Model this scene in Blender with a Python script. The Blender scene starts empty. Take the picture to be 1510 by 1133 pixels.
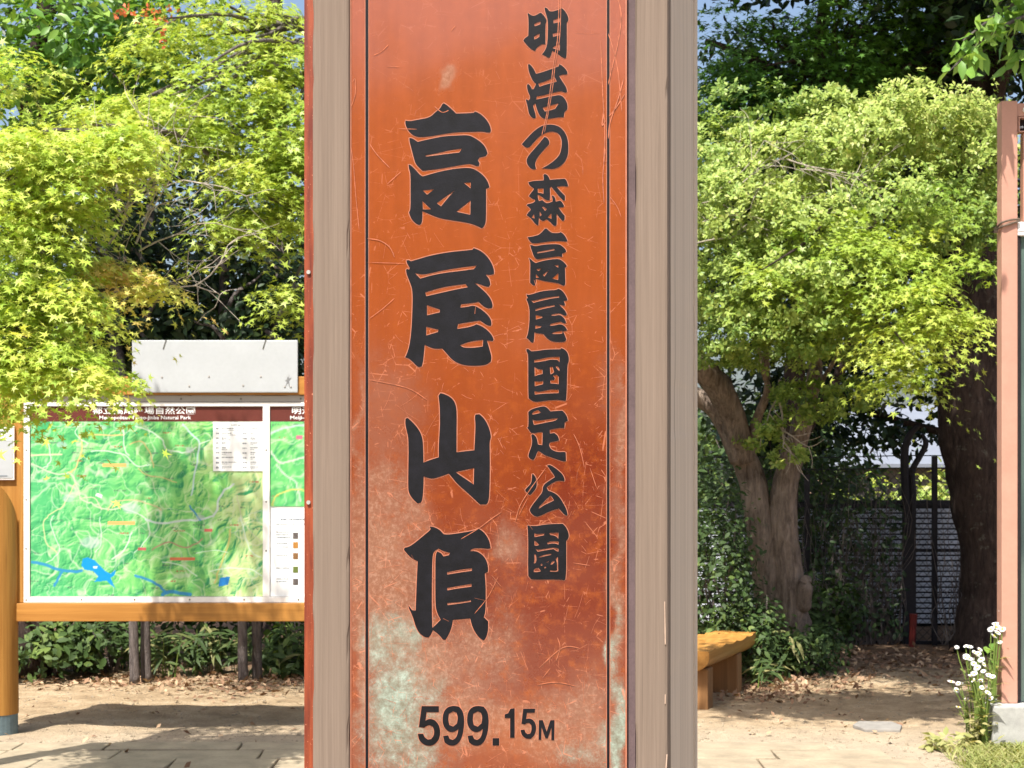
import bpy, bmesh, math, random
import numpy as np
from mathutils import Vector
R = math.radians
rng = np.random.default_rng(7)
random.seed(7)
scn = bpy.context.scene
col = scn.collection

# ------------------------------------------------------------------ camera, sky, sun, exposure
F, CX, YH, H = 2500.0, 755.0, 700.0, 1.55          # focal length (px of the photo), centre, horizon line, eye height
cam_d = bpy.data.cameras.new('camera'); cam = bpy.data.objects.new('camera', cam_d); col.objects.link(cam)
cam.location = (0, 0, H); cam.rotation_euler = (R(90), 0, 0)
cam_d.sensor_width = 36; cam_d.lens = 36 * F / 1510; cam_d.shift_y = (YH - 566.5) / 1510
cam_d.clip_end = 2000
cam_d.dof.use_dof = True; cam_d.dof.focus_distance = 2.33; cam_d.dof.aperture_fstop = 38
scn.camera = cam
SUN_EL, SUN_AZ = 60.0, -24.0                        # sun behind the camera and to its left
S = Vector((math.sin(R(SUN_AZ)) * math.cos(R(SUN_EL)), -math.cos(R(SUN_AZ)) * math.cos(R(SUN_EL)), math.sin(R(SUN_EL))))
w = bpy.data.worlds.new('World'); scn.world = w; w.use_nodes = True
wn = w.node_tree.nodes; wl = w.node_tree.links
sky = wn.new('ShaderNodeTexSky'); sky.sky_type = 'NISHITA'; sky.sun_disc = False
sky.sun_elevation = R(SUN_EL); sky.sun_rotation = math.atan2(S.x, S.y) % (2 * math.pi)
sky.air_density = 1.0; sky.dust_density = 6.0; sky.altitude = 500
wl.new(sky.outputs[0], wn['Background'].inputs[0]); wn['Background'].inputs[1].default_value = 0.12
sl = bpy.data.lights.new('sun', 'SUN'); sl.energy = 5.0; sl.angle = R(0.5); sl.color = (1.0, 0.95, 0.86)
so = bpy.data.objects.new('sun', sl); col.objects.link(so)
so.rotation_euler = (-S).to_track_quat('-Z', 'Y').to_euler(); so.location = (-3, -6, 12)
scn.view_settings.view_transform = 'Standard'; scn.view_settings.look = 'None'
scn.view_settings.exposure = 0.85; scn.view_settings.gamma = 1.0
scn.view_settings.use_curve_mapping = False
scn.render.engine = 'CYCLES'
scn.cycles.max_bounces = 8; scn.cycles.transparent_max_bounces = 8

# ------------------------------------------------------------------ helpers
def P(px, py, d):
    return np.array(((px - CX) / F * d, d, H - (py - YH) / F * d))
def lin(c):
    c = c / 255.0
    return c / 12.92 if c <= 0.04045 else ((c + 0.055) / 1.055) ** 2.4
def C(r, g, b, k=1.0):
    return (lin(r) * k, lin(g) * k, lin(b) * k, 1.0)

def tag(o, label=None, cat=None, group=None, kind=None):
    if label: o['label'] = label
    if cat: o['category'] = cat
    if group: o['group'] = group
    if kind: o['kind'] = kind
    return o
def empty(name, loc, rz=0.0, label=None, cat=None, group=None):
    o = bpy.data.objects.new(name, None); col.objects.link(o)
    o.location = loc; o.rotation_euler = (0, 0, rz); o.empty_display_size = 0.1
    return tag(o, label, cat, group)
def link(name, me, mat=None, parent=None, loc=None):
    o = bpy.data.objects.new(name, me); col.objects.link(o)
    if mat is not None and not me.materials: me.materials.append(mat)
    if parent is not None: o.parent = parent
    if loc is not None: o.location = loc
    return o

class MB:
    """collects verts and faces of one mesh"""
    def __init__(self): self.v = []; self.f = []
    def add(self, vs, fs):
        n = len(self.v); self.v += [tuple(map(float, x)) for x in vs]; self.f += [tuple(i + n for i in f) for f in fs]
    def box(self, x0, x1, y0, y1, z0, z1):
        self.add([(x0,y0,z0),(x1,y0,z0),(x1,y1,z0),(x0,y1,z0),(x0,y0,z1),(x1,y0,z1),(x1,y1,z1),(x0,y1,z1)],
                 [(0,3,2,1),(4,5,6,7),(0,1,5,4),(1,2,6,5),(2,3,7,6),(3,0,4,7)])
    def bar(self, a, b, wx, wy, up=(0,0,1)):
        a = Vector(a); b = Vector(b); d = (b - a).normalized(); u = Vector(up)
        if abs(d.dot(u)) > .95: u = Vector((0,1,0))
        s = d.cross(u).normalized() * wx / 2; t = s.normalized().cross(d).normalized() * wy / 2
        self.add([a-s-t,a+s-t,a+s+t,a-s+t,b-s-t,b+s-t,b+s+t,b-s+t],
                 [(0,3,2,1),(4,5,6,7),(0,1,5,4),(1,2,6,5),(2,3,7,6),(3,0,4,7)])
    def tube(self, pts, rad, n=8, steps=4, jit=0.0, caps=True):
        pts = np.array(pts, float); rad = np.array(rad, float) * np.ones(len(pts))
        q, rr = catmull(pts, rad, steps)
        rings = []
        up = np.array((0.13, 0.31, 0.94))
        for i in range(len(q)):
            d = q[min(i+1, len(q)-1)] - q[max(i-1, 0)]; d = d / (np.linalg.norm(d) + 1e-9)
            if abs(d @ up) > .98: up = np.array((0.9, 0.3, 0.1))
            a = np.cross(d, up); a /= np.linalg.norm(a); b = np.cross(d, a)
            th = np.arange(n) * 2 * math.pi / n
            r = rr[i] * (1 + (jit * (rng.random(n) - .5) if jit else 0))
            r = np.broadcast_to(r, (n,))
            rings.append(q[i] + (np.cos(th) * r)[:, None] * a + (np.sin(th) * r)[:, None] * b)
        m = len(q); vs = np.concatenate(rings)
        fs = [(i*n+j, i*n+(j+1)%n, (i+1)*n+(j+1)%n, (i+1)*n+j) for i in range(m-1) for j in range(n)]
        if caps: fs += [tuple(range(n))[::-1], tuple(range((m-1)*n, m*n))]
        self.add(vs, fs)
    def build(self, name, mat, parent=None, smooth=False, bevel=0.0, seg=2, kind=None, loc=None):
        me = bpy.data.meshes.new(name); me.from_pydata(self.v, [], self.f); me.validate()
        bm = bmesh.new(); bm.from_mesh(me)
        bmesh.ops.recalc_face_normals(bm, faces=bm.faces)
        if bevel: bmesh.ops.bevel(bm, geom=[e for e in bm.edges if e.calc_face_angle(0) > .5], offset=bevel, segments=seg, affect='EDGES', profile=.6)
        bm.to_mesh(me); bm.free()
        if smooth:
            for p in me.polygons: p.use_smooth = True
        o = link(name, me, mat, parent, loc)
        if kind: o['kind'] = kind
        return o
def catmull(p, r, steps):
    if steps <= 1 or len(p) < 3: 
        if len(p) == 2 and steps > 1:
            t = np.linspace(0, 1, steps + 1)[:, None]
            return p[0] + (p[1]-p[0]) * t, r[0] + (r[1]-r[0]) * t[:, 0]
        return p, r
    out, ro = [], []
    for i in range(len(p) - 1):
        p0, p1, p2, p3 = p[max(i-1,0)], p[i], p[i+1], p[min(i+2,len(p)-1)]
        for k in range(steps):
            t = k / steps
            out.append(.5*((2*p1)+(-p0+p2)*t+(2*p0-5*p1+4*p2-p3)*t*t+(-p0+3*p1-3*p2+p3)*t**3))
            ro.append(r[i] + (r[i+1]-r[i]) * t)
    out.append(p[-1]); ro.append(r[-1])
    return np.array(out), np.array(ro)

def vnoise(x, y, seed=0):
    """smooth value noise on arrays"""
    xi = np.floor(x).astype(np.int64); yi = np.floor(y).astype(np.int64); fx = x - xi; fy = y - yi
    fx = fx*fx*(3-2*fx); fy = fy*fy*(3-2*fy)
    def h(a, b):
        n = (a * 374761393 + b * 668265263 + seed * 1442695041) & 0xFFFFFFFF
        n = ((n ^ (n >> 13)) * 1274126177) & 0xFFFFFFFF
        return ((n ^ (n >> 16)) & 0xFFFF) / 65535.0
    return (h(xi,yi)*(1-fx)+h(xi+1,yi)*fx)*(1-fy) + (h(xi,yi+1)*(1-fx)+h(xi+1,yi+1)*fx)*fy
def fbm(x, y, o=4, seed=0):
    s = 0; a = .5; t = 0
    for k in range(o):
        s = s + a * vnoise(x * 2**k + 17*k, y * 2**k - 9*k, seed + k); t += a; a *= .5
    return s / t

def tri_mesh(name, V, T, attrs=None):
    """fast triangle mesh from numpy arrays; attrs: name -> (kind, per-vertex array)"""
    me = bpy.data.meshes.new(name)
    V = np.ascontiguousarray(V, np.float32); T = np.ascontiguousarray(T, np.int32)
    me.vertices.add(len(V)); me.vertices.foreach_set('co', V.ravel())
    me.loops.add(T.size); me.loops.foreach_set('vertex_index', T.ravel())
    me.polygons.add(len(T)); me.polygons.foreach_set('loop_start', np.arange(0, T.size, 3, dtype=np.int32))
    me.update(calc_edges=True)
    for k, (kind, a) in (attrs or {}).items():
        at = me.attributes.new(k, kind, 'POINT')
        at.data.foreach_set('color' if kind == 'FLOAT_COLOR' else 'value', np.ascontiguousarray(a, np.float32).ravel())
    return me
def grid_mesh(name, X, Y, Z, attrs=None):
    h, wd = X.shape
    i = np.arange(h * wd).reshape(h, wd)
    a, b, c, d = i[:-1,:-1].ravel(), i[:-1,1:].ravel(), i[1:,1:].ravel(), i[1:,:-1].ravel()
    T = np.concatenate((np.stack((a,b,c),1), np.stack((a,c,d),1)))
    return tri_mesh(name, np.stack((X.ravel(), Y.ravel(), Z.ravel()), 1), T, attrs)

# ------------------------------------------------------------------ materials
class N:
    def __init__(s, name):
        s.m = bpy.data.materials.new(name); s.m.use_nodes = True; s.t = s.m.node_tree; s.n = s.t.nodes; s.l = s.t.links
        s.b = s.n['Principled BSDF']; s.out = s.n['Material Output']
    def new(s, t, **k):
        x = s.n.new(t)
        for a, v in k.items(): setattr(x, a, v)
        return x
    def put(s, sock, v):
        if isinstance(v, bpy.types.NodeSocket): s.l.new(v, sock)
        else: sock.default_value = v
    def math(s, op, a, b=0.0, clamp=False):
        x = s.new('ShaderNodeMath', operation=op, use_clamp=clamp); s.put(x.inputs[0], a); s.put(x.inputs[1], b); return x.outputs[0]
    def mix(s, fac, a, b, blend='MIX'):
        x = s.new('ShaderNodeMix', data_type='RGBA', blend_type=blend); s.put(x.inputs[0], fac); s.put(x.inputs[6], a); s.put(x.inputs[7], b); return x.outputs[2]
    def co(s, which='Object', scale=(1,1,1)):
        x = s.new('ShaderNodeTexCoord'); m = s.new('ShaderNodeMapping'); m.inputs['Scale'].default_value = scale
        s.l.new(x.outputs[which], m.inputs[0]); return m.outputs[0]
    def noise(s, v, scale, detail=4, rough=.55, dist=0.0):
        x = s.new('ShaderNodeTexNoise'); s.put(x.inputs['Vector'], v); x.inputs['Scale'].default_value = scale
        x.inputs['Detail'].default_value = detail; x.inputs['Roughness'].default_value = rough; x.inputs['Distortion'].default_value = dist; return x.outputs[0]
    def ramp(s, f, stops):
        x = s.new('ShaderNodeValToRGB'); e = x.color_ramp.elements
        while len(e) < len(stops): e.new(.5)
        for i, (p, c) in enumerate(stops):
            e[i].position = p; e[i].color = c if len(c) == 4 else (*c, 1)
        s.put(x.inputs[0], f); return x.outputs[0]
    def step(s, f, a, b):
        x = s.new('ShaderNodeMapRange', interpolation_type='SMOOTHSTEP'); s.put(x.inputs[0], f)
        x.inputs[1].default_value = a; x.inputs[2].default_value = b; return x.outputs[0]
    def bump(s, h, strength=.3, dist=.01):
        x = s.new('ShaderNodeBump'); x.inputs['Strength'].default_value = strength; x.inputs['Distance'].default_value = dist
        s.put(x.inputs['Height'], h); s.l.new(x.outputs[0], s.b.inputs['Normal']); return x.outputs[0]
    def attr(s, name):
        x = s.new('ShaderNodeAttribute', attribute_name=name); return x
    def fin(s, color, rough=.6, metal=0.0, spec=.5):
        s.put(s.b.inputs['Base Color'], color); s.put(s.b.inputs['Roughness'], rough); s.b.inputs['Metallic'].default_value = metal
        s.b.inputs['Specular IOR Level'].default_value = spec
        return s.m

def plain(name, c, rough=.6, metal=0.0, var=.12, scale=14.0, bump=.15, spec=.4):
    n = N(name); v = n.co()
    k = n.noise(v, scale, 5); k2 = n.noise(v, scale * 9, 3)
    f = n.math('ADD', n.math('MULTIPLY', k, .7), n.math('MULTIPLY', k2, .3))
    lo = tuple(x * (1 - var * 2) for x in c[:3]); hi = tuple(min(1, x * (1 + var * 1.6)) for x in c[:3])
    if bump: n.bump(k2, bump, .002)
    return n.fin(n.ramp(f, [(.3, lo), (.7, hi)]), rough, metal, spec)

def wood(name, c0, c1, scale=1.0, axis='z', rough=.75, bump=.35, spec=.25, crack=0.0, st=.045):
    n = N(name)
    sc = {'z': (1, 1, st), 'x': (st, 1, 1), 'y': (1, st, 1)}[axis]
    v = n.co('Object', sc); vo = n.co('Object')
    warp = n.noise(vo, 2.2 * scale, 2)
    g = n.noise(v, 75 * scale, 6, .65, .6)
    g2 = n.noise(v, 260 * scale, 3, .6)
    g3 = n.noise(v, 18 * scale, 3, .5)
    f = n.math('ADD', n.math('MULTIPLY', g, .55), n.math('ADD', n.math('MULTIPLY', g2, .2), n.math('MULTIPLY', g3, .25)))
    colr = n.ramp(f, [(.32, c0), (.5, tuple((a+b)/2 for a, b in zip(c0, c1))), (.66, c1)])
    colr = n.mix(n.math('MULTIPLY', n.step(warp, .45, .7), .25), colr, tuple(x * .8 for x in c1[:3]) + (1,))
    if crack:
        k = n.step(n.noise(v, 34 * scale, 3, .55), .29, .36)
        colr = n.mix(n.math('MULTIPLY', n.math('SUBTRACT', 1.0, k), crack), colr, tuple(x * .3 for x in c0[:3]) + (1,))
    n.bump(f, bump, .004)
    return n.fin(colr, rough, 0, spec)

def leaf_mat(name, stops, trans=.4, rough=.5, tcol=(1.15, 1.1, .55)):
    """stops: colours along the per-leaf tint"""
    n = N(name)
    t = n.attr('tint').outputs['Fac']
    v = n.co('Object'); k = n.noise(v, 3.0, 3)
    f = n.math('ADD', n.math('MULTIPLY', t, .8), n.math('MULTIPLY', k, .25), True)
    c = n.ramp(f, stops)
    n.fin(c, rough, 0, .35)
    tr = n.new('ShaderNodeBsdfTranslucent')
    n.put(tr.inputs[0], n.mix(1.0, c, (*tcol, 1), 'MULTIPLY'))
    mx = n.new('ShaderNodeMixShader'); mx.inputs[0].default_value = trans
    n.l.new(n.b.outputs[0], mx.inputs[1]); n.l.new(tr.outputs[0], mx.inputs[2]); n.l.new(mx.outputs[0], n.out.inputs[0])
    return n.m

M = {}
M['grey_wood'] = wood('weathered_wood', C(107, 94, 84), C(132, 117, 105), 3.0, 'z', .85, .3, .15, .5, .012)
M['side_wood'] = wood('weathered_side_wood', C(172, 158, 144), C(214, 200, 184), 1.8, 'z', .85, .45, .15, .7, .012)
M['orange_wood'] = wood('oiled_orange_wood', C(142, 94, 36), C(184, 134, 66), .5, 'z', .6, .3, .3, .45)
M['orange_beam'] = wood('oiled_orange_beam', C(146, 94, 34), C(184, 130, 62), .35, 'x', .5, .2, .4, .2)
M['bench_wood'] = wood('varnished_bench_wood', C(148, 100, 44), C(190, 142, 76), .3, 'y', .4, .2, .4, .1)
M['bench_leg'] = wood('bench_leg_wood', C(112, 80, 48), C(152, 112, 72), .4, 'z', .7, .3, .3, .2)
M['bare_wood'] = plain('bare_wood', C(176, 152, 134), .8, 0, .15, 60, 0)
M['black'] = plain('black_paint', C(14, 14, 20), .55, 0, .4, 60, .1, .25)
M['halo'] = plain('pale_edge_line', C(168, 106, 82), .6, 0, .1, 80, 0)
M['dark_gap'] = plain('shadow_gap_strip', C(96, 80, 82), .8, 0, .15, 30, .1)
M['scratch'] = plain('scratched_paint', C(170, 98, 68), .7, 0, .3, 120, 0)
M['white_frame'] = plain('white_painted_metal', C(236, 234, 230), .45, 0, .03, 8, 0)
M['paper'] = plain('white_print', C(238, 240, 240), .35, 0, .02, 8, 0)
M['grey_metal'] = plain('grey_sheet_metal', C(170, 174, 177), .5, 0, .04, 5, .05)
M['grey_strip'] = plain('pale_grey_strip', C(168, 164, 160), .5, 0, .05, 9, 0)
M['brown_print'] = plain('brown_title_print', C(96, 48, 42), .35, 0, .05, 20, 0)
M['screw'] = plain('dull_steel', C(120, 118, 112), .4, .6, .1, 80, 0)
M['shoe'] = plain('blue_grey_metal', C(104, 122, 128), .6, .2, .15, 25, .1)
M['grey_ink'] = plain('grey_print', C(120, 128, 136), .4, 0, .05, 50, 0)
M['pink_ink'] = plain('salmon_print', C(236, 150, 110), .4, 0, .05, 50, 0)
M['sign_red'] = plain('faded_red_paint', C(184, 138, 120), .5, 0, .05, 10, .05)
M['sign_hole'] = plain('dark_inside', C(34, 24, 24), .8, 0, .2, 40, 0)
M['concrete'] = plain('pale_concrete', C(166, 166, 162), .9, 0, .12, 18, .5)
M['flagstone'] = plain('flagstone', C(150, 137, 116), .9, 0, .16, 6, .8)
M['slab'] = plain('grey_slab_stone', C(136, 132, 126), .85, 0, .12, 18, .4)
M['fence_metal'] = plain('dark_fence_steel', C(44, 42, 48), .6, .3, .2, 25, .1)
M['wire'] = plain('fence_wire', C(52, 54, 56), .6, .3, .1, 25, 0)
M['slat'] = plain('pale_slat_paint', C(190, 196, 206), .7, 0, .15, 7, .1)
M['red'] = plain('red_plastic', C(112, 40, 36), .5, 0, .1, 20, 0)
M['roof'] = plain('grey_metal_roof', C(112, 118, 130), .6, 0, .05, 5, 0)
M['shed_wall'] = plain('pale_shed_wall', C(96, 96, 92), .8, 0, .08, 6, .1)
M['petal'] = plain('white_petal', C(240, 240, 240), .6, 0, .02, 30, 0)
M['flower_centre'] = plain('yellow_centre', C(226, 190, 60), .7, 0, .1, 200, 0)
M['stem'] = plain('green_stem', C(110, 132, 60), .6, 0, .15, 30, 0)
M['twig'] = plain('dead_twig_bark', C(168, 158, 146), .8, 0, .2, 30, .2)
M['tie_wire'] = plain('twisted_wire', C(110, 96, 84), .5, .4, .2, 60, 0)

def bark(name, c0, c1, sc=9):
    n = N(name); v = n.co('Object', (1, 1, .2)); vo = n.co('Object')
    k = n.noise(v, sc * 3.4, 7, .72, .5); k2 = n.noise(vo, sc * .5, 3)
    f = n.math('ADD', n.math('MULTIPLY', k, .65), n.math('MULTIPLY', k2, .35))
    n.bump(k, 1.0, .05)
    lich = n.step(n.noise(vo, sc * 1.3, 5, .7), .58, .68)
    return n.fin(n.mix(n.math('MULTIPLY', lich, .3), n.ramp(f, [(.36, c0), (.62, c1)]), C(150, 150, 136)), .9, 0, .15)
M['bark'] = bark('brown_grey_bark', C(86, 74, 66), C(172, 154, 140))
M['bark_dark'] = bark('dark_bark', C(44, 36, 34), C(86, 72, 66))
M['bark_grey'] = bark('grey_stem_bark', C(78, 72, 72), C(140, 130, 126))
M['maple_y'] = leaf_mat('yellow_green_maple_leaf', [(0, C(112, 150, 56)), (.5, C(170, 196, 82)), (.88, C(206, 206, 108)), (1, C(214, 168, 108))], .42, .4)
M['maple_g'] = leaf_mat('fresh_green_maple_leaf', [(0, C(104, 142, 56)), (.5, C(160, 184, 78)), (1, C(198, 204, 100))], .42, .4)
M['maple_d'] = leaf_mat('deep_green_maple_leaf', [(0, C(56, 96, 34)), (.6, C(84, 126, 44)), (1, C(118, 144, 58))], .35)
M['broad'] = leaf_mat('green_broad_leaf', [(0, C(62, 104, 40)), (.5, C(96, 138, 56)), (.85, C(136, 168, 74)), (1, C(168, 186, 92))], .35, .4)
M['evergreen'] = leaf_mat('dark_evergreen_leaf', [(0, C(30, 48, 30)), (.6, C(48, 70, 40)), (1, C(76, 98, 52))], .2, .45)
M['shrub'] = leaf_mat('pale_yellow_green_shrub_leaf', [(0, C(72, 100, 46)), (.35, C(118, 148, 70)), (.75, C(166, 184, 94)), (1, C(194, 194, 122))], .35, .45)
M['under'] = leaf_mat('undergrowth_leaf', [(0, C(40, 58, 32)), (.6, C(66, 90, 44)), (1, C(122, 142, 70))], .25, .62)  # darkened stops stand in for shade from the board and trees
M['bamboo'] = leaf_mat('bamboo_grass_leaf', [(0, C(50, 70, 38)), (.7, C(80, 100, 54)), (1, C(160, 152, 104))], .3, .5)
M['grass'] = leaf_mat('sunlit_grass', [(0, C(104, 122, 62)), (.5, C(144, 152, 90)), (1, C(190, 178, 132))], .35, .5)
M['cherry'] = leaf_mat('cherry_leaf', [(0, C(84, 128, 52)), (.6, C(120, 160, 72)), (1, C(160, 188, 100))], .35, .4)
M['litter'] = leaf_mat('dead_leaf', [(0, C(92, 66, 50)), (.5, C(142, 110, 86)), (1, C(192, 166, 136))], .1, .8)
M['samara'] = leaf_mat('red_maple_key', [(0, C(196, 92, 60)), (1, C(214, 130, 84))], .3, .5)

# ground: pale trodden earth, greyer and harder in front
n = N('trodden_earth'); v = n.co('Object')
big = n.noise(v, .55, 3); mid = n.noise(v, 5, 5, .6); fine = n.noise(v, 60, 4, .7)
f = n.math('ADD', n.math('MULTIPLY', mid, .5), n.math('ADD', n.math('MULTIPLY', fine, .3), n.math('MULTIPLY', big, .2)))
gc = n.ramp(f, [(.34, C(130, 110, 86)), (.5, C(172, 150, 121)), (.64, C(198, 178, 150))])
sep = n.new('ShaderNodeSeparateXYZ'); n.l.new(v, sep.inputs[0])
near = n.step(n.math('ADD', sep.outputs[1], n.math('MULTIPLY', mid, .8)), 11.4, 9.8)
gc = n.mix(n.math('MULTIPLY', near, .55), gc, C(184, 174, 158))
dirt = n.step(n.math('ADD', sep.outputs[1], n.math('MULTIPLY', big, 1.2)), 13.4, 14.4)
gc = n.mix(n.math('MULTIPLY', dirt, .8), gc, n.ramp(fine, [(.3, C(70, 52, 42)), (.7, C(128, 98, 78))]))
n.bump(n.math('ADD', mid, n.math('MULTIPLY', fine, .6)), 1.0, .04)
M['ground'] = n.fin(gc, .95, 0, .1)

# lacquered sign plate: orange-red, with wear held in the attributes of its mesh
n = N('lacquered_plate'); v = n.co('Object')
vs_ = n.co('Object', (1, 1, .1))
fine = n.noise(v, 420, 4, .7); med = n.noise(v, 70, 5, .65); streak = n.noise(vs_, 55, 4, .6)
green = n.attr('verdigris').outputs['Fac']; pale = n.attr('bleach').outputs['Fac']; red = n.attr('deep_red').outputs['Fac']; viol = n.attr('bloom').outputs['Fac']
f = n.math('ADD', n.math('MULTIPLY', streak, .6), n.math('MULTIPLY', med, .4))
c = n.ramp(f, [(.3, C(134, 63, 20)), (.7, C(150, 73, 27))])
c = n.mix(n.math('MULTIPLY', red, n.step(med, .2, .55)), c, C(104, 36, 14))
def worn(mask, amt, lo, hi):
    g = n.math('ADD', n.math('MULTIPLY', fine, .35), n.math('ADD', n.math('MULTIPLY', med, .35), n.math('MULTIPLY', n.noise(v, 24, 3), .3)))
    return n.math('MULTIPLY', n.math('MULTIPLY', n.step(n.math('ADD', g, n.math('MULTIPLY', mask, .42)), lo, hi), n.step(mask, .06, .5)), amt)
pm = worn(pale, 1.0, .48, .86); gm = worn(green, 1.0, .5, .98); vm = worn(viol, 1.0, .48, .9)
c = n.mix(n.math('MULTIPLY', vm, .5), c, C(128, 84, 68))
c = n.mix(n.math('MULTIPLY', pm, .6), c, n.ramp(n.noise(v, 150, 5, .75), [(.3, C(112, 74, 50)), (.5, C(136, 98, 74)), (.66, C(168, 134, 112))]))
c = n.mix(n.math('MULTIPLY', gm, .92), c, n.ramp(n.noise(v, 90, 6, .72), [(.34, C(100, 100, 84)), (.5, C(124, 136, 122)), (.66, C(156, 176, 164))]))
# hairline scratches: thin Voronoi edges kept only where a broad noise lets them through
def hair(scale, sc, wd):
    vv = n.co('Object', sc)
    x = n.new('ShaderNodeTexVoronoi', feature='DISTANCE_TO_EDGE'); n.l.new(vv, x.inputs['Vector']); x.inputs['Scale'].default_value = scale
    return n.math('LESS_THAN', x.outputs[0], wd)
h1 = hair(34, (1, 1, .4), .008); h2 = hair(60, (.35, 1, 1), .010)
hm = n.math('MULTIPLY', n.math('MAXIMUM', h1, h2), n.step(n.noise(v, 60, 4, .65), .5, .6))
hm = n.math('MULTIPLY', hm, n.math('ADD', .25, n.attr('scuff').outputs['Fac'], True))
c = n.mix(n.math('MULTIPLY', hm, .6), c, C(188, 116, 86))
n.bump(n.math('ADD', med, n.math('MULTIPLY', fine, .4)), .08, .002)
ro = n.math('ADD', .27, n.math('MULTIPLY', n.math('MAXIMUM', gm, pm), .45))
M['plate'] = n.fin(c, ro, 0, .4)
n.b.inputs['Coat Weight'].default_value = 1.0; n.b.inputs['Coat IOR'].default_value = 1.65; n.b.inputs['Coat Roughness'].default_value = .08
n = N('worn_lacquer_edge'); v = n.co('Object'); vs_ = n.co('Object', (1, 1, .08))
k = n.noise(vs_, 120, 4); k2 = n.noise(v, 300, 4, .7)
c = n.ramp(k, [(.35, C(104, 42, 26)), (.65, C(148, 70, 40))])
c = n.mix(n.step(k2, .62, .7), c, C(206, 140, 110)); n.bump(k2, .2, .002)
M['lacquer'] = n.fin(c, .45)
n = N('map_print'); n.fin(n.attr('ink').outputs['Color'], .3, 0, .4); M['map'] = n.m

# ------------------------------------------------------------------ the ground
def axis(lo, hi, fine_lo, fine_hi, step, grow):
    a = list(np.arange(fine_lo, fine_hi, step)); x = fine_hi; s = step
    while x < hi: a.append(x); s *= grow; x += s
    x = fine_lo; s = step; b = []
    while x > lo: s *= grow; x -= s; b.append(x)
    return np.array(sorted(b) + a)
gx = axis(-900, 900, -5, 5, .06, 1.25); gy = axis(-300, 1500, 8.0, 15.5, .06, 1.22)
X, Y = np.meshgrid(gx, gy)
def ground_z(x, y):
    x = np.asarray(x, float); y = np.asarray(y, float)
    nearw = np.clip((y - 7) / 2, 0, 1) * np.clip((30 - y) / 10, 0, 1)
    z = (fbm(x * .9, y * .9, 3, 3) - .5) * .07 + (fbm(x * 6, y * 6, 3, 9) - .5) * .025
    return z * nearw * np.clip((y - 9.3) / 1.2, 0.08, 1)
g_ob = link('ground', grid_mesh('ground', X, Y, ground_z(X, Y)), M['ground']); tag(g_ob, kind='structure')
for p in g_ob.data.polygons: p.use_smooth = True

# paving of irregular flagstones in front of the boards
pav = bpy.data.objects.new('paving', None); col.objects.link(pav); pav.location = (0, 8.6, 0); tag(pav, kind='structure')
rows = [7.0, 7.45, 7.95, 8.4, 8.8, 9.13, 9.42, 9.68]
for j in range(len(rows) - 1):
    x = -4.2 + rng.random() * .4
    while x < 1.9 - .25 * j + .9:
        wd = .45 + rng.random() * .55
        y0, y1 = rows[j] + .006, rows[j+1] - .006
        jx = lambda: (rng.random() - .5) * .07
        q = [(x + .005 + jx()*.3, y0 + jx()*.35), (x + wd*.5, y0 + jx()*.3), (x + wd - .005 + jx()*.3, y0 + jx()*.35), (x + wd - .005 + jx()*.3, y1 + jx()*.35), (x + wd*.45, y1 + jx()*.4), (x + .005 + jx()*.3, y1 + jx()*.35)]
        top = .016 + rng.random() * .009
        m = MB(); k = len(q)
        tz = [top + (rng.random() - .5) * .006 for _ in q]
        m.add([(a - x, b - 8.6, -.03) for a, b in q] + [(a - x, b - 8.6, t) for (a, b), t in zip(q, tz)],
              [tuple(range(k, 2*k))] + [(i, (i+1) % k, k + (i+1) % k, k + i) for i in range(k)])
        m.build('flagstone', M['flagstone'], pav, bevel=.004, seg=1, loc=(x, 0, 0))
        x += wd

# ------------------------------------------------------------------ the summit marker post
TH = 10.7
th = R(TH); c_, s_ = math.cos(th), math.sin(th)
front = np.array(((722 - CX) / F * 2.32, 2.32)); half = .245
O = front + half * np.array((s_, c_))
post = empty('summit_marker', (O[0], O[1], 0), -th, 'tall square wooden summit post with worn orange plate of black vertical characters', 'summit marker')
def loc2(px, py, Y0=-half):
    """photo pixel -> the marker's own x, z on its plane y = Y0"""
    dx, dz = (px - CX) / F, (YH - py) / F
    lx, ly = dx * c_ - s_, dx * s_ + c_
    ox, oy = -(O[0] * c_ - O[1] * s_), -(O[0] * s_ + O[1] * c_)
    t = (Y0 - oy) / ly
    return ox + t * lx, H + t * dz
ux = lambda px, Y0=-half: loc2(px, 700, Y0)[0]
YF = -half                      # front of the wooden planks
YP = YF + .006                  # plate face, slightly recessed
xl0, xl1, xr0, xr1 = ux(460), ux(515), ux(936), ux(985)
ZT = 2.72
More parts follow.
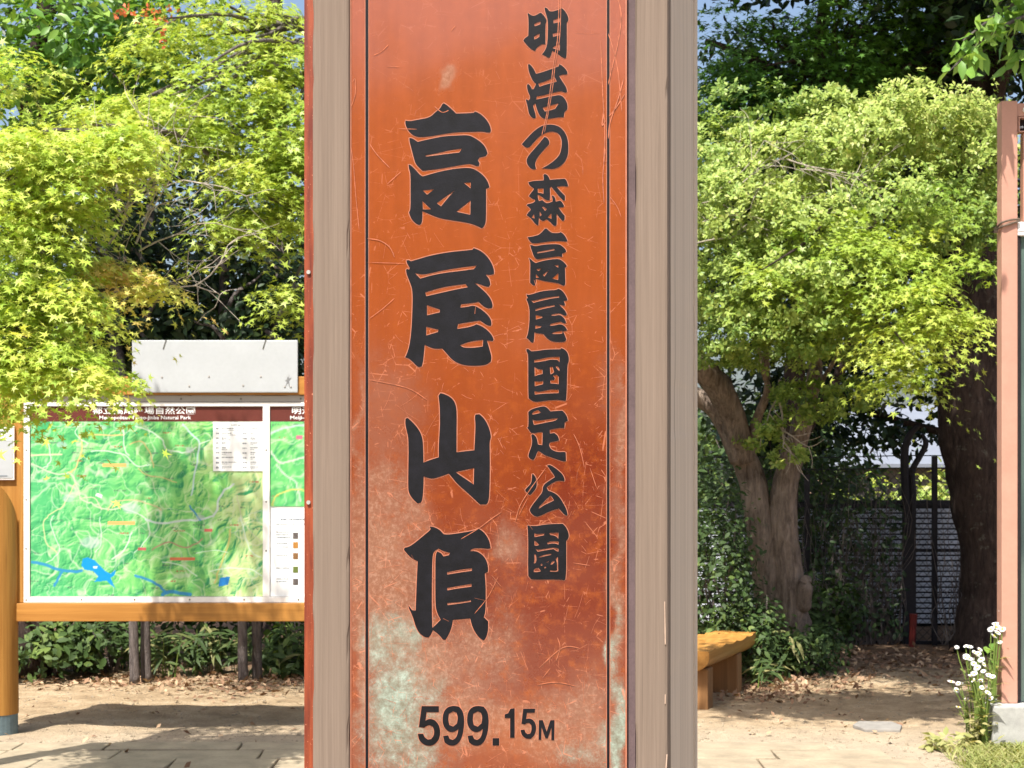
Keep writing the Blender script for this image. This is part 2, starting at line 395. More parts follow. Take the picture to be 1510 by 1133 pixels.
def plank(name, x0, x1, y0, y1, z0, z1, mat, c=.004, jit=.0007):
    m = MB(); zs = np.linspace(z0, z1, int((z1 - z0) / .018)); rings = []
    pr = [(x0 + c, y0), (x1 - c, y0), (x1 - c * .3, y0 + c * .3), (x1, y0 + c), (x1, y1 - c), (x1 - c, y1), (x0 + c, y1), (x0, y1 - c), (x0, y0 + c), (x0 + c * .3, y0 + c * .3)]
    k = len(pr); cx, cy = (x0 + x1) / 2, (y0 + y1) / 2; sd = int(rng.integers(1000))
    for i, z in enumerate(zs):
        ring = []
        for q, (a, b) in enumerate(pr):
            w_ = (float(fbm(np.array(z * 9.0), np.array(q * 3.1), 4, sd)) - .5) * 2 * jit + (.0012 if fbm(np.array(z * 16.0), np.array((q // 2) * 7.7), 2, sd + 5) > .66 and q in (1, 2, 3, 8, 9, 0) else 0) * 1.0
            ring.append((a - math.copysign(max(w_, -.0006), a - cx) * (q not in (0, 1)), b + (max(w_, -.0003) if b < cy and q in (2, 9) else 0), z))
        rings.append(ring)
    m.add([v for r_ in rings for v in r_], [(i*k+j, i*k+(j+1)%k, (i+1)*k+(j+1)%k, (i+1)*k+j) for i in range(len(zs)-1) for j in range(k)] + [tuple(range(k))[::-1], tuple(range((len(zs)-1)*k, len(zs)*k))])
    return m.build(name, mat, post)
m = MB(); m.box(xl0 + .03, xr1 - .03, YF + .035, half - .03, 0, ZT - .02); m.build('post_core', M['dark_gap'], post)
for x0, x1 in ((xl0, xl1), (xr0, xr1)):
    plank('front_plank', x0, x1, YF, YF + .045, 0, ZT, M['grey_wood'])
plank('side_plank', xr1 - .03, xr1 - .0012, YF + .0453, half - .05, 0, ZT, M['side_wood'])
m = MB(); m.box(xr1 - .03, xr1 + .0015, half - .046, half, 0, ZT); m.build('rear_plank', M['side_wood'], post, bevel=.003)
m = MB(); m.box(xl0, xl0 + .03, YF + .048, half, 0, ZT); m.build('side_plank', M['side_wood'], post, bevel=.003)
m = MB(); m.box(ux(447.5, YF + .05), xl0 - .001, YF + .052, half - .03, .02, ZT - .03); m.build('side_plate', M['lacquer'], post, bevel=.002)
m = MB(); m.box(ux(923.5), xr0 - .0005, YF + .012, YF + .034, 0, ZT - .01); m.build('shadow_gap_strip', M['dark_gap'], post)  # dark strip put in the gap, the gap's shade set in its colour
m = MB(); m.box(xl0 - .02, xr1 + .02, YF - .02, half + .02, ZT, ZT + .05); m.build('post_cap', M['grey_wood'], post, bevel=.006)

# plate: a fine sheet whose vertices carry the wear
x0, x1 = xl1 + .0006, ux(923)
z0, z1 = .55, 2.6
gxn, gzn = 110, 560
GX, GZ = np.meshgrid(np.linspace(x0, x1, gxn), np.linspace(z0, z1, gzn))
pl, pr_ = 515.0, 923.0
PX = pl + (GX - x0) / (x1 - x0) * (pr_ - pl)
PY = YH - (GZ - H) * F / 2.32
wob = (fbm(PX / 40, PY / 40, 4, 5) - .5) * 46; wob2 = (fbm(PX / 40 + 50, PY / 40, 4, 6) - .5) * 46
def blobs(bl):
    s = np.zeros_like(PX)
    for cx, cy, sx, sy, a in bl:
        s = np.maximum(s, a * np.exp(-(((PX + wob - cx) / sx) ** 2 + ((PY + wob2 - cy) / sy) ** 2)))
    return s
below = lambda y, k: 1 / (1 + np.exp(-(PY - y) / k))
verd = blobs([(585, 1050, 52, 95, 1.15), (570, 960, 45, 60, .8), (600, 1120, 70, 50, .8), (912, 1085, 16, 110, 1.1), (908, 960, 10, 90, .7), (640, 1010, 40, 40, .55), (850, 1110, 50, 40, .45), (900, 1120, 30, 60, .6), (600, 930, 35, 28, .8)])
blea = blobs([(548, 830, 62, 150, .95), (575, 890, 66, 95, 1.0), (600, 770, 50, 60, .6), (700, 960, 90, 70, .6), (640, 985, 70, 50, .85), (690, 1060, 90, 60, .7), (528, 900, 12, 240, .9), (910, 870, 14, 160, .7), (915, 640, 12, 90, .75), (800, 1075, 80, 60, .65), (870, 1060, 40, 90, .6), (560, 720, 40, 80, .5), (745, 800, 30, 50, .5), (740, 900, 60, 60, .35), (655, 110, 14, 14, .75), (525, 650, 9, 140, .55)])
deep = np.clip(below(560, 90) * .75 + blobs([(760, 900, 110, 120, .7), (850, 800, 60, 200, .5)]), 0, 1) * (1 - blobs([(760, 1080, 90, 40, .8)]))
bloo = blobs([(575, 620, 70, 110, .85), (600, 740, 60, 80, .6), (905, 620, 18, 120, .8), (905, 760, 16, 100, .7), (870, 1060, 60, 80, .8), (760, 790, 30, 40, .8), (700, 1000, 100, 60, .6)])
scuf = np.clip(below(420, 110) * .9 + .12, 0, 1)
pm_ = grid_mesh('sign_plate', GX, np.full_like(GX, YP), GZ, {'verdigris': ('FLOAT', verd), 'bleach': ('FLOAT', blea), 'deep_red': ('FLOAT', deep), 'bloom': ('FLOAT', bloo), 'scuff': ('FLOAT', scuf)})
plate = link('sign_plate', pm_, M['plate'], post)
m = MB(); m.box(x0, x1, YP + .0015, YP + .01, z0, z1); m.build('plate_backing', M['lacquer'], post)

# lettering ----------------------------------------------------------------
def smooth_loop(pts, it=2, corner=38):
    p = [np.array(a, float) for a in pts]
    for _ in range(it):
        q = []; k = len(p)
        for i in range(k):
            a, b, c = p[i-1], p[i], p[(i+1) % k]
            u, v2 = b - a, c - b
            ang = abs(math.degrees(math.atan2(u[0]*v2[1]-u[1]*v2[0], u @ v2)))
            if ang > corner: q.append(b)
            else: q += [b * .75 + a * .25, b * .75 + c * .25]
        p = q
    return p
def flat_shape(name, loops, y_face, depth, mat, parent, rim=None, rim_w=.0011):
    """loops in local x,z -> an extruded flat character whose face lies at y_face - depth; a thin pale ribbon runs round its outline"""
    cu = bpy.data.curves.new(name, 'CURVE'); cu.dimensions = '2D'; cu.fill_mode = 'BOTH'; cu.extrude = depth / 2
    for lp in loops:
        s = cu.splines.new('POLY'); s.points.add(len(lp) - 1); s.use_cyclic_u = True
        for k, (a, b) in enumerate(lp): s.points[k].co = (a, b, 0, 1)
    o = bpy.data.objects.new(name, cu); col.objects.link(o)
    dg = bpy.context.evaluated_depsgraph_get(); dg.update()
    me = bpy.data.meshes.new_from_object(o.evaluated_get(dg)); me.name = name
    bpy.data.objects.remove(o)
    for v in me.vertices:
        x, y, z = v.co; v.co = (x, y_face - depth / 2 - z, y)
    me.materials.clear()
    ob = link(name, me, mat, parent)
    if rim:
        mb = MB()
        for lp in loops:
            k = len(lp); L = [np.array(a) for a in lp]
            area = sum(L[i][0]*L[(i+1)%k][1]-L[(i+1)%k][0]*L[i][1] for i in range(k))
            nn = []
            for i in range(k):
                d = L[(i+1) % k] - L[i-1]; d = d / (np.linalg.norm(d) + 1e-12)
                nn.append(np.array((d[1], -d[0])))
            sgn = 1 if area > 0 else -1
            if lp is not loops[0] and len(loops) > 1 and lp.hole: sgn = -sgn
            vs = []
            for i in range(k):
                a = L[i] - nn[i] * sgn * rim_w * .4; b = L[i] + nn[i] * sgn * rim_w
                vs += [(a[0], y_face - .00015, a[1]), (b[0], y_face - .00015, b[1])]
            mb.add(vs, [(2*i, 2*i+1, 2*((i+1)%k)+1, 2*((i+1)%k)) for i in range(k)])
        mb.build('pale_outline', M['halo'], ob)  # thin pale outline round the character
    return ob
class Loop(list):
    hole = False
LETTER_DX, LETTER_DY = 0.0, 0.0
def glyph(name, ox, oy, sc, pieces, rim_w, it=2):
    """pieces: list of [outer, hole, hole ...]; all pieces of one character are one part"""
    loops = []
    for pc in pieces:
        for i, lp in enumerate(pc):
            L = Loop(tuple(loc2(ox + a / sc, oy + b / sc, YP)) for a, b in smooth_loop(lp, it)); L.hole = i > 0
            loops.append(L)
    return flat_shape(name, loops, YP, .0007, M['black'], plate, True, rim_w)

BIG = 863 / 160; SM = 1133 / 90
glyph('large_character', 580, 140, BIG, [
 [[(98,205),(130,212),(200,198),(290,182),(335,140),(375,108),(388,78),(402,68),(430,85),(470,120),(500,150),(580,148),(640,144),(650,133),(690,150),(735,190),(765,235),(778,280),(770,300),(745,300),(715,292),(600,295),(500,298),(400,312),(300,330),(220,338),(170,330),(130,300),(108,265),(95,230)]],
 [[(128,345),(150,345),(195,375),(280,355),(400,330),(500,325),(600,320),(650,345),(700,378),(735,420),(750,465),(735,488),(705,495),(685,500),(672,520),(686,545),(680,565),(665,568),(640,560),(615,548),(560,555),(450,575),(350,592),(235,605),(205,580),(175,545),(160,490),(145,430),(130,375)],
  [(255,482),(350,465),(450,440),(548,428),(525,460),(420,472),(300,488),(260,492)]],
 [[(122,555),(140,560),(175,595),(215,640),(235,650),(320,625),(420,600),(520,585),(615,580),(670,605),(720,645),(752,690),(765,735),(755,742),(738,745),(738,850),(738,940),(735,1020),(715,1055),(700,1060),(640,1030),(560,1012),(460,998),(370,982),(300,955),(232,925),(230,1000),(222,1025),(205,1035),(180,1025),(150,995),(132,960),(125,935),(138,915),(138,760),(138,630),(125,590)],
  [(232,760),(325,752),(270,795)], [(560,700),(617,697),(615,745)], [(492,758),(440,815),(380,888),(345,862),(420,808)], [(232,845),(303,912),(236,912)], [(615,840),(613,955),(500,930),(560,885)]]], .0013)
glyph('large_character', 580, 350, BIG, [
 [[(105,185),(125,182),(140,192),(200,175),(300,145),(450,118),(560,108),(630,100),(640,87),(690,105),(740,145),(780,200),(802,260),(800,292),(775,300),(735,298),(765,335),(772,375),(760,395),(735,392),(690,375),(645,362),(690,400),(740,445),(775,490),(792,540),(785,562),(755,568),(725,555),(700,535),(680,515),(620,525),(540,532),(532,560),(590,555),(635,542),(680,560),(740,605),(775,650),(782,690),(775,705),(745,700),(715,680),(690,662),(620,672),(515,690),(508,730),(580,720),(640,705),(660,693),(700,705),(750,740),(785,780),(798,812),(790,825),(745,822),(765,890),(782,950),(775,990),(745,1012),(690,1022),(590,1022),(520,1005),(470,975),(430,930),(390,885),(340,888),(300,880),(250,855),(243,930),(235,1000),(225,1028),(200,1032),(180,1018),(150,985),(120,962),(95,955),(110,925),(130,860),(145,740),(152,600),(155,480),(150,405),(125,340),(105,290),(102,260),(112,252),(125,258),(132,245),(108,205)],
  [(172,285),(215,295),(260,295),(400,262),(540,240),(665,225),(640,255),(540,268),(400,285),(300,305),(215,330)], [(255,438),(380,400),(490,382),(575,372),(595,398),(480,420),(350,450),(262,470)], [(268,540),(370,575),(370,598),(268,622)], [(262,712),(360,735),(355,755),(262,782)], [(530,860),(600,830),(715,815),(712,870),(640,880),(560,880)]]], .0013)
glyph('large_character', 580, 560, BIG, [
 [[(98,310),(115,305),(150,335),(195,385),(225,440),(237,500),(240,660),(290,640),(362,618),(362,520),(370,400),(372,300),(368,190),(360,130),(375,108),(400,112),(450,135),(485,170),(502,220),(505,300),(503,400),(503,578),(570,570),(645,562),(650,470),(655,350),(648,300),(655,278),(685,275),(720,305),(750,355),(770,410),(778,460),(765,490),(768,600),(768,750),(765,880),(758,970),(740,992),(690,992),(650,955),(580,890),(510,830),(450,755),(440,748),(380,770),(320,788),(285,785),(242,770),(240,860),(232,950),(220,978),(195,985),(160,955),(125,905),(118,860),(120,700),(122,560),(120,460),(105,400),(95,350)],
  [(495,735),(570,718),(643,703),(640,835),(590,800),(530,760)]]], .0013)
glyph('large_character', 580, 760, BIG, [
 [[(290,90),(320,92),(370,115),(400,150),(430,155),(530,142),(655,120),(675,105),(710,125),(745,165),(768,215),(775,262),(755,268),(710,262),(640,262),(615,275),(610,285),(660,285),(705,310),(740,355),(755,410),(752,450),(728,462),(735,560),(735,700),(732,770),(720,810),(755,845),(755,910),(740,970),(720,995),(690,980),(650,930),(625,875),(612,820),(560,825),(475,832),(465,890),(440,950),(415,990),(395,988),(365,950),(315,912),(300,950),(280,972),(250,968),(210,940),(180,890),(160,820),(140,770),(122,735),(122,718),(150,755),(178,758),(182,650),(188,500),(195,365),(150,345),(110,305),(85,275),(90,258),(130,250),(190,205),(250,155),(290,122),(297,108)],
  [(310,898),(306,700),(308,450),(312,310),(330,282),(360,265),(405,288),(452,298),(442,318),(400,328),(380,300),(350,288),(335,320),(335,500),(335,700),(345,770),(378,830),(345,865)],
  [(428,452),(540,430),(625,422),(625,442),(530,455),(430,472)], [(428,578),(530,560),(622,545),(622,568),(530,580),(430,597)], [(428,698),(530,690),(618,675),(618,688),(530,702),(432,715)]]], .0013)
W2 = .0010
glyph('small_character', 760, 0, SM, [
 [[(225,255),(245,250),(295,290),(345,300),(400,280),(450,245),(480,245),(530,290),(575,360),(580,400),(558,440),(558,820),(480,825),(390,895),(370,945),(340,945),(260,890),(190,810),(150,760),(165,725),(210,690),(240,670),(245,550),(245,400),(240,310)],
  [(350,450),(400,420),(465,400),(465,455),(420,475),(360,492)], [(348,680),(390,650),(450,628),(445,690),(400,720),(350,740)]],
 [[(540,150),(565,145),(600,165),(630,210),(680,220),(760,200),(820,180),(845,155),(880,165),(930,220),(970,290),(990,360),(975,400),(955,420),(955,700),(955,950),(945,1070),(910,1085),(860,1060),(770,990),(685,945),(665,1020),(640,1070),(605,1075),(550,1040),(495,1010),(540,960),(580,880),(600,750),(605,550),(605,400),(580,290),(550,210)],
  [(705,375),(765,350),(830,335),(825,420),(770,425),(710,440)], [(695,625),(760,610),(832,605),(830,655),(770,670),(700,690)], [(690,890),(740,850),(828,825),(825,945),(760,915),(700,905)]]], W2)
glyph('small_character', 760, 85, SM, [
 [[(235,130),(265,125),(310,170),(350,230),(385,305),(480,280),(600,240),(720,200),(805,165),(815,125),(860,145),(930,210),(968,270),(965,310),(930,320),(870,315),(810,340),(850,410),(910,500),(950,570),(960,630),(945,650),(910,650),(850,625),(760,640),(640,670),(500,705),(400,720),(385,780),(480,765),(600,735),(720,715),(820,695),(890,730),(940,800),(970,880),(965,960),(910,1015),(905,1060),(895,1110),(850,1105),(760,1115),(640,1135),(560,1140),(490,1120),(440,1060),(400,960),(370,850),(330,890),(345,960),(375,1050),(380,1110),(350,1130),(300,1110),(250,1040),(235,950),(215,860),(195,790),(210,775),(240,800),(270,770),(275,720),(245,660),(220,580),(215,520),(235,490),(270,515),(310,590),(340,590),(370,530),(385,490),(330,440),(275,330),(240,220)],
  [(425,480),(520,455),(640,405),(730,360),(770,450),(680,475),(560,505),(450,545)], [(505,930),(600,905),(720,870),(808,850),(740,955),(640,985),(550,1005),(525,970)]]], W2)
glyph('small_character', 760, 170, SM, [
 [[(120,540),(200,450),(300,340),(400,255),(500,195),(600,175),(720,180),(820,215),(900,290),(955,390),(980,500),(985,620),(975,740),(930,850),(850,940),(760,985),(680,1000),(580,995),(500,985),(580,945),(680,880),(770,800),(830,720),(855,620),(865,520),(850,420),(810,350),(740,310),(650,305),(560,325),(470,375),(400,440),(330,520),(270,590),(230,605),(180,595)]],
 [[(520,430),(540,405),(580,415),(620,460),(635,510),(620,550),(550,620),(470,710),(400,800),(370,880),(365,930),(385,995),(350,1010),(290,995),(230,930),(205,860),(220,790),(280,710),(360,620),(440,530)]]], W2)
glyph('small_character', 760, 250, SM, [
 [[(240,240),(330,215),(525,205),(530,170),(520,105),(550,85),(600,110),(630,160),(640,195),(760,185),(915,175),(945,200),(970,260),(980,310),(950,320),(900,305),(765,320),(830,400),(920,490),(920,575),(890,580),(820,510),(740,410),(665,320),(640,345),(645,450),(640,572),(600,575),(545,555),(480,500),(415,465),(420,540),(440,590),(500,570),(560,620),(600,630),(690,600),(690,540),(675,495),(690,485),(720,500),(745,550),(750,600),(830,580),(870,610),(905,680),(890,700),(800,705),(860,800),(915,860),(915,930),(890,955),(860,945),(800,870),(765,820),(770,920),(765,1030),(740,1050),(710,1045),(650,980),(580,925),(540,950),(500,955),(460,930),(450,905),(437,890),(432,980),(430,1030),(405,1035),(360,1000),(310,930),(270,890),(210,850),(240,800),(290,750),(270,715),(210,665),(230,645),(330,625),(370,590),(360,560),(310,545),(250,495),(290,440),(340,380),(340,350),(290,320),(255,280)],
  [(415,355),(522,350),(522,455),(480,440),(418,438)], [(345,830),(355,915),(300,890)], [(452,775),(490,845),(455,880)], [(490,700),(520,690),(585,735),(550,775),(530,740)], [(665,815),(670,920),(600,890)]]], W2)
glyph('small_character', 760, 335, SM, [
 [[(225,190),(310,180),(430,150),(500,90),(550,30),(580,28),(660,105),(740,115),(820,110),(840,95),(890,125),(935,185),(965,250),(955,270),(900,265),(780,258),(640,265),(500,285),(400,300),(310,300),(265,260)]],
 [[(275,335),(310,335),(365,360),(480,335),(620,320),(810,318),(870,355),(930,410),(945,455),(920,475),(870,490),(870,550),(850,555),(800,540),(680,560),(540,580),(420,600),(380,590),(345,550),(310,450),(285,380)],
  [(405,465),(560,435),(720,405),(735,430),(560,465),(410,490)]],
 [[(250,575),(280,590),(330,640),(380,670),(480,635),(640,605),(800,590),(860,620),(920,670),(955,720),(945,745),(920,750),(925,900),(930,1050),(910,1090),(880,1085),(800,1045),(680,1025),(520,1000),(395,965),(380,962),(380,1050),(360,1080),(330,1080),(275,1030),(275,850),(280,650)],
  [(380,780),(490,770),(430,820)], [(720,710),(800,705),(798,755)], [(640,795),(580,860),(540,920),(510,885),(570,840)], [(382,875),(450,942),(382,942)], [(798,855),(795,985),(680,955)]]], W2)
glyph('small_character', 760, 420, SM, [
 [[(205,180),(245,190),(320,175),(450,130),(620,105),(760,100),(795,75),(850,95),(910,160),(955,240),(968,285),(950,295),(895,300),(920,350),(920,390),(890,388),(800,362),(860,415),(930,490),(955,550),(940,575),(900,572),(860,550),(820,530),(740,540),(675,555),(670,578),(740,575),(820,560),(870,585),(920,640),(940,700),(925,720),(890,715),(840,685),(740,705),(650,730),(640,765),(740,755),(820,735),(880,745),(935,790),(958,840),(945,855),(885,865),(920,940),(945,1010),(930,1050),(880,1065),(740,1065),(660,1045),(590,1000),(520,915),(450,910),(375,895),(355,880),(350,980),(340,1060),(315,1078),(280,1060),(240,1010),(205,985),(230,930),(255,780),(265,600),(262,440),(235,340),(205,270),(215,250),(240,255),(215,215)],
  [(280,290),(340,300),(500,255),(680,225),(815,210),(810,240),(680,255),(500,295),(340,338)], [(370,455),(520,410),(725,378),(738,402),(560,440),(375,488)], [(380,560),(500,590),(500,615),(380,648)], [(370,755),(485,770),(470,795),(372,820)], [(670,900),(760,870),(875,855),(870,910),(760,918),(690,915)]]], W2)
glyph('small_character', 760, 510, SM, [
 [[(205,65),(240,60),(300,105),(420,95),(560,72),(840,65),(850,42),(900,60),(960,110),(990,190),(995,290),(970,330),(962,500),(955,800),(945,1000),(925,1025),(800,1005),(660,1010),(400,1045),(330,1035),(245,975),(240,800),(240,500),(238,250),(235,150),(205,100)],
  [(350,265),(480,245),(620,210),(820,205),(820,305),(780,265),(660,255),(520,290),(350,312)], [(355,390),(400,430),(505,445),(505,525),(430,540),(360,568)], [(640,395),(690,390),(720,490),(680,525),(650,530)], [(740,375),(790,385),(820,430),(818,470),(780,440)],
  [(690,552),(760,540),(805,570),(805,715),(740,705),(650,700),(650,640),(720,635),(735,600)], [(358,655),(430,668),(518,655),(515,715),(440,735),(360,752)], [(358,840),(420,860),(520,840),(660,810),(805,815),(805,880),(660,885),(520,890),(360,908)]]], W2)
glyph('small_character', 760, 595, SM, [
 [[(240,160),(300,110),(400,80),(500,55),(560,60),(610,100),(650,150),(760,140),(870,135),(920,180),(960,250),(975,320),(920,350),(915,400),(910,460),(850,455),(760,465),(640,490),(640,560),(720,550),(770,580),(805,640),(810,690),(740,705),(640,725),(625,770),(650,840),(720,885),(800,905),(900,900),(935,910),(940,1070),(900,1080),(800,1050),(660,1000),(540,960),(470,905),(425,880),(400,920),(370,1000),(340,1048),(300,1045),(250,1000),(240,970),(260,900),(300,800),(315,700),(295,590),(320,570),(360,590),(400,650),(420,760),(450,770),(500,775),(505,640),(505,535),(440,535),(350,555),(290,545),(220,450),(240,430),(245,300)],
  [(305,190),(350,145),(420,125),(480,170),(400,195),(320,210)], [(320,300),(380,325),(520,310),(680,285),(795,275),(745,325),(600,350),(440,385),(345,400),(330,350)]]], W2)
glyph('small_character', 760, 680, SM, [
 [[(310,245),(330,240),(365,280),(395,350),(398,450),(380,510),(320,590),(275,630),(250,625),(210,585),(180,535),(230,480),(290,420),(305,350)]],
 [[(590,85),(620,70),(660,78),(740,130),(840,210),(890,270),(915,340),(910,375),(860,370),(800,365),(720,390),(640,440),(580,490),(610,550),(680,575),(770,620),(840,700),(900,800),(950,900),(970,990),(950,1015),(910,995),(850,930),(810,885),(720,905),(600,950),(500,1000),(420,1035),(360,1025),(290,970),(265,910),(300,840),(360,760),(440,660),(505,580),(510,480),(550,420),(640,360),(735,300),(710,250),(650,165)],
  [(655,640),(690,680),(720,730),(640,770),(540,815),(430,890),(440,850),(500,790),(580,700)]]], W2)
glyph('small_character', 760, 770, SM, [
 [[(225,60),(260,70),(400,75),(520,50),(700,35),(880,32),(930,80),(975,160),(995,240),(985,300),(945,350),(945,600),(945,900),(930,1060),(905,1085),(860,1070),(700,1065),(400,1070),(290,1060),(240,1000),(235,800),(240,400),(232,150)],
  [(355,205),(400,225),(540,212),(530,245),(440,265),(355,280)], [(625,205),(800,195),(798,315),(770,275),(720,250),(650,240)], [(355,345),(400,375),(445,425),(400,440),(355,435)], [(590,380),(660,355),(800,358),(800,425),(760,400),(680,395),(600,412)], [(365,490),(410,515),(560,495),(710,470),(800,490),(800,550),(760,540),(710,500),(560,525),(415,550)], [(350,600),(380,600),(395,710),(375,760),(340,770),(360,690)], [(430,650),(540,605),(670,588),(660,610),(540,635),(440,660)], [(565,745),(630,718),(620,740),(575,755)], [(645,790),(680,735),(725,720),(725,750),(680,790)], [(750,680),(790,635),(795,910),(760,925),(640,920),(645,895),(740,905),(775,890),(775,760)], [(465,790),(490,768),(505,800),(480,812)], [(530,840),(560,825),(575,845),(545,860)], [(345,880),(380,855),(430,850),(480,915),(400,930),(340,928)]]], W2)
DG = 1510 / 240
five = [(138,135),(297,135),(297,190),(183,190),(173,270),(205,252),(250,258),(290,295),(310,350),(308,410),(285,465),(240,500),(190,503),(140,480),(110,440),(103,392),(152,392),(165,425),(195,445),(225,440),(250,410),(255,360),(240,325),(210,310),(180,318),(162,335),(112,328)]
nine = [[(430,130),(485,140),(520,180),(533,250),(530,330),(515,410),(485,475),(440,503),(390,500),(350,470),(337,412),(383,405),(398,440),(425,448),(450,435),(470,400),(478,345),(450,370),(410,378),(370,360),(338,315),(330,260),(340,190),(375,145)], [(430,183),(460,195),(475,240),(465,295),(430,325),(395,310),(383,260),(390,205)]]
glyph('numeral', 600, 1020, DG, [[five]], W2)
glyph('numeral', 600, 1020, DG, [nine], W2)
glyph('numeral', 600, 1020, DG, [[[(x + 227, y) for x, y in l] for l in nine]], W2)
glyph('decimal_point', 600, 1020, DG, [[[(795,432),(857,432),(857,500),(795,500)]]], W2)
glyph('numeral', 600, 1020, DG, [[[(962,158),(1000,155),(1000,428),(958,428),(958,245),(908,245),(908,212),(940,200)]]], W2)
glyph('numeral', 600, 1020, DG, [[[(1080,158),(1190,158),(1187,195),(1115,197),(1107,255),(1135,247),(1170,260),(1197,300),(1200,350),(1185,405),(1150,437),(1110,438),(1070,410),(1055,365),(1058,355),(1092,352),(1100,380),(1120,395),(1145,388),(1158,355),(1155,310),(1135,290),(1112,292),(1095,305),(1063,297)]]], W2)
glyph('letter', 600, 1020, DG, [[[(1225,265),(1262,265),(1297,370),(1332,265),(1370,265),(1368,450),(1340,450),(1342,330),(1308,432),(1285,432),(1250,330),(1247,446),(1222,446)]]], W2)
for pa, pb in ((539, 543.2), (895, 898.8)):
    a, b = ux(pa, YP), ux(pb, YP)
    L = Loop([(a, .56), (b, .56), (b, 2.59), (a, 2.59)])
    flat_shape('border_line', [L], YP, .0006, M['black'], plate, True, .0010)

# bare metal lip along the two long edges of the plate, and splinters on the arris of the right-hand plank
for a, b in ((x0 - .0004, x0 + .0011), (x1 - .0012, x1 + .0006)):
    m = MB(); m.box(a, b, YP - .0012, YP + .003, .55, 2.6); m.build('plate_lip', M['halo'], plate)
m = MB(); z = 1.15
while z < 1.42:
    L = .01 + .05 * rng.random(); xx = xr1 - .0028 - .002 * rng.random()
    m.bar((xx, YF - .0006, z), (xx + .0012 * rng.normal(), YF - .0006, z + L), .0009 + .0008 * rng.random(), .0009); z += L + .02 + .08 * rng.random()
m.build('splinters', M['bare_wood'], post, kind='stuff')

# scratches: hair-thin raised scars in the lacquer, long traced ones and many short ones
sc_ = MB()
def scar(pts, wpx, lift=.00095):
    q = [np.array(loc2(x, y, YP)) for x, y in pts]
    q, _ = catmull(np.array(q), np.ones(len(q)), 5)
    wd = wpx / F * 2.32 / 2; vs = []
    for i in range(len(q)):
        d = q[min(i+1, len(q)-1)] - q[max(i-1, 0)]; d /= (np.linalg.norm(d) + 1e-12)
        k = wd * (1 if 0 < i < len(q)-1 else .25)
        nrm = np.array((-d[1], d[0])) * k
        vs += [(q[i][0]+nrm[0], YP - lift, q[i][1]+nrm[1]), (q[i][0]-nrm[0], YP - lift, q[i][1]-nrm[1])]
    sc_.add(vs, [(2*i, 2*i+1, 2*i+3, 2*i+2) for i in range(len(q)-1)])
for pts, wd in [([(825,-30),(824,20),(822,60),(817,90),(812,130),(806,170),(799,200)], 1.1), ([(828,-30),(827,20),(825,60),(819,95),(815,130),(809,165),(803,196)], .9),
    ([(886,60),(889,140),(892,200),(890,240)], 1.3), ([(905,-20),(916,20),(912,60),(904,95),(897,125)], 1.4), ([(897,50),(905,75),(912,110),(917,165)], 1.2), ([(920,115),(912,145),(900,180),(897,205)], 1.5), ([(922,138),(908,160),(898,172)], 1.3),
    ([(891,160),(888,185),(893,178)], 1.5), ([(893,220),(889,260),(891,300)], 1.1), ([(899,290),(910,305),(916,320)], .9), ([(517,160),(524,140),(524,117),(521,120)], 1.1), ([(518,215),(522,250),(525,290),(530,340)], 1.0),
    ([(545,212),(556,228),(575,248)], 1.1), ([(571,272),(582,262),(591,254)], .9), ([(551,82),(563,76),(573,66)], .9), ([(570,98),(590,99)], .8), ([(665,46),(672,38)], .9), ([(588,190),(615,191)], .8), ([(641,157),(652,166),(662,163)], 1.0),
    ([(542,352),(560,355),(575,365),(582,380)], 1.1), ([(542,387),(598,389)], .8), ([(545,470),(565,455),(582,440)], .9), ([(545,560),(600,572),(630,590)], .9), ([(680,795),(705,780),(725,765),(740,755)], 1.0), ([(725,848),(740,866)], 1.0), ([(760,770),(770,740),(805,690)], 1.0), ([(765,760),(778,735)], .8),
    ([(795,985),(830,955),(855,956)], 1.1), ([(792,1010),(820,1006),(850,1012)], 1.1), ([(800,1000),(812,985)], .9), ([(822,940),(826,955),(820,975)], 1.0), ([(845,830),(870,834)], .8), ([(846,640),(855,660),(862,690)], .9), ([(870,690),(880,720)], .9), ([(700,905),(720,880),(735,850)], .9)]:
    scar(pts, wd)
for _ in range(560):
    y = 1150 - abs(rng.normal(0, 360)) if rng.random() < .8 else rng.random() * 600
    if y < 20: continue
    x = 545 + rng.random() * 346 if rng.random() < .8 else 516 + rng.random() * 400
    L = 5 + rng.exponential(9); a = rng.normal(1.2, .75); b = a + rng.normal(0, .14)
    if x < 520 or x + L > 918 or x - L < 517: continue
    scar([(x, y), (x + math.cos(a) * L * .5, y + math.sin(a) * L * .5), (x + math.cos(a) * L * .5 + math.cos(b) * L * .5, y + math.sin(a) * L * .5 + math.sin(b) * L * .5)], .16 + rng.random() * .3, .0004 if rng.random() < .96 else .00095)
o = sc_.build('scratch_marks', M['scratch'], plate, kind='stuff')
m = MB(); bx, bz = ux(452, YF + .05), loc2(452, 395, YF + .05)[1]
for zz in (loc2(452, 395)[1], loc2(452, 742)[1]):
    m2 = MB(); m2.tube([(bx + .003, YF + .049, zz), (bx + .003, YF + .056, zz)], [.003, .0025], 10, 1); m2.build('screw', M['grey_strip'], post)

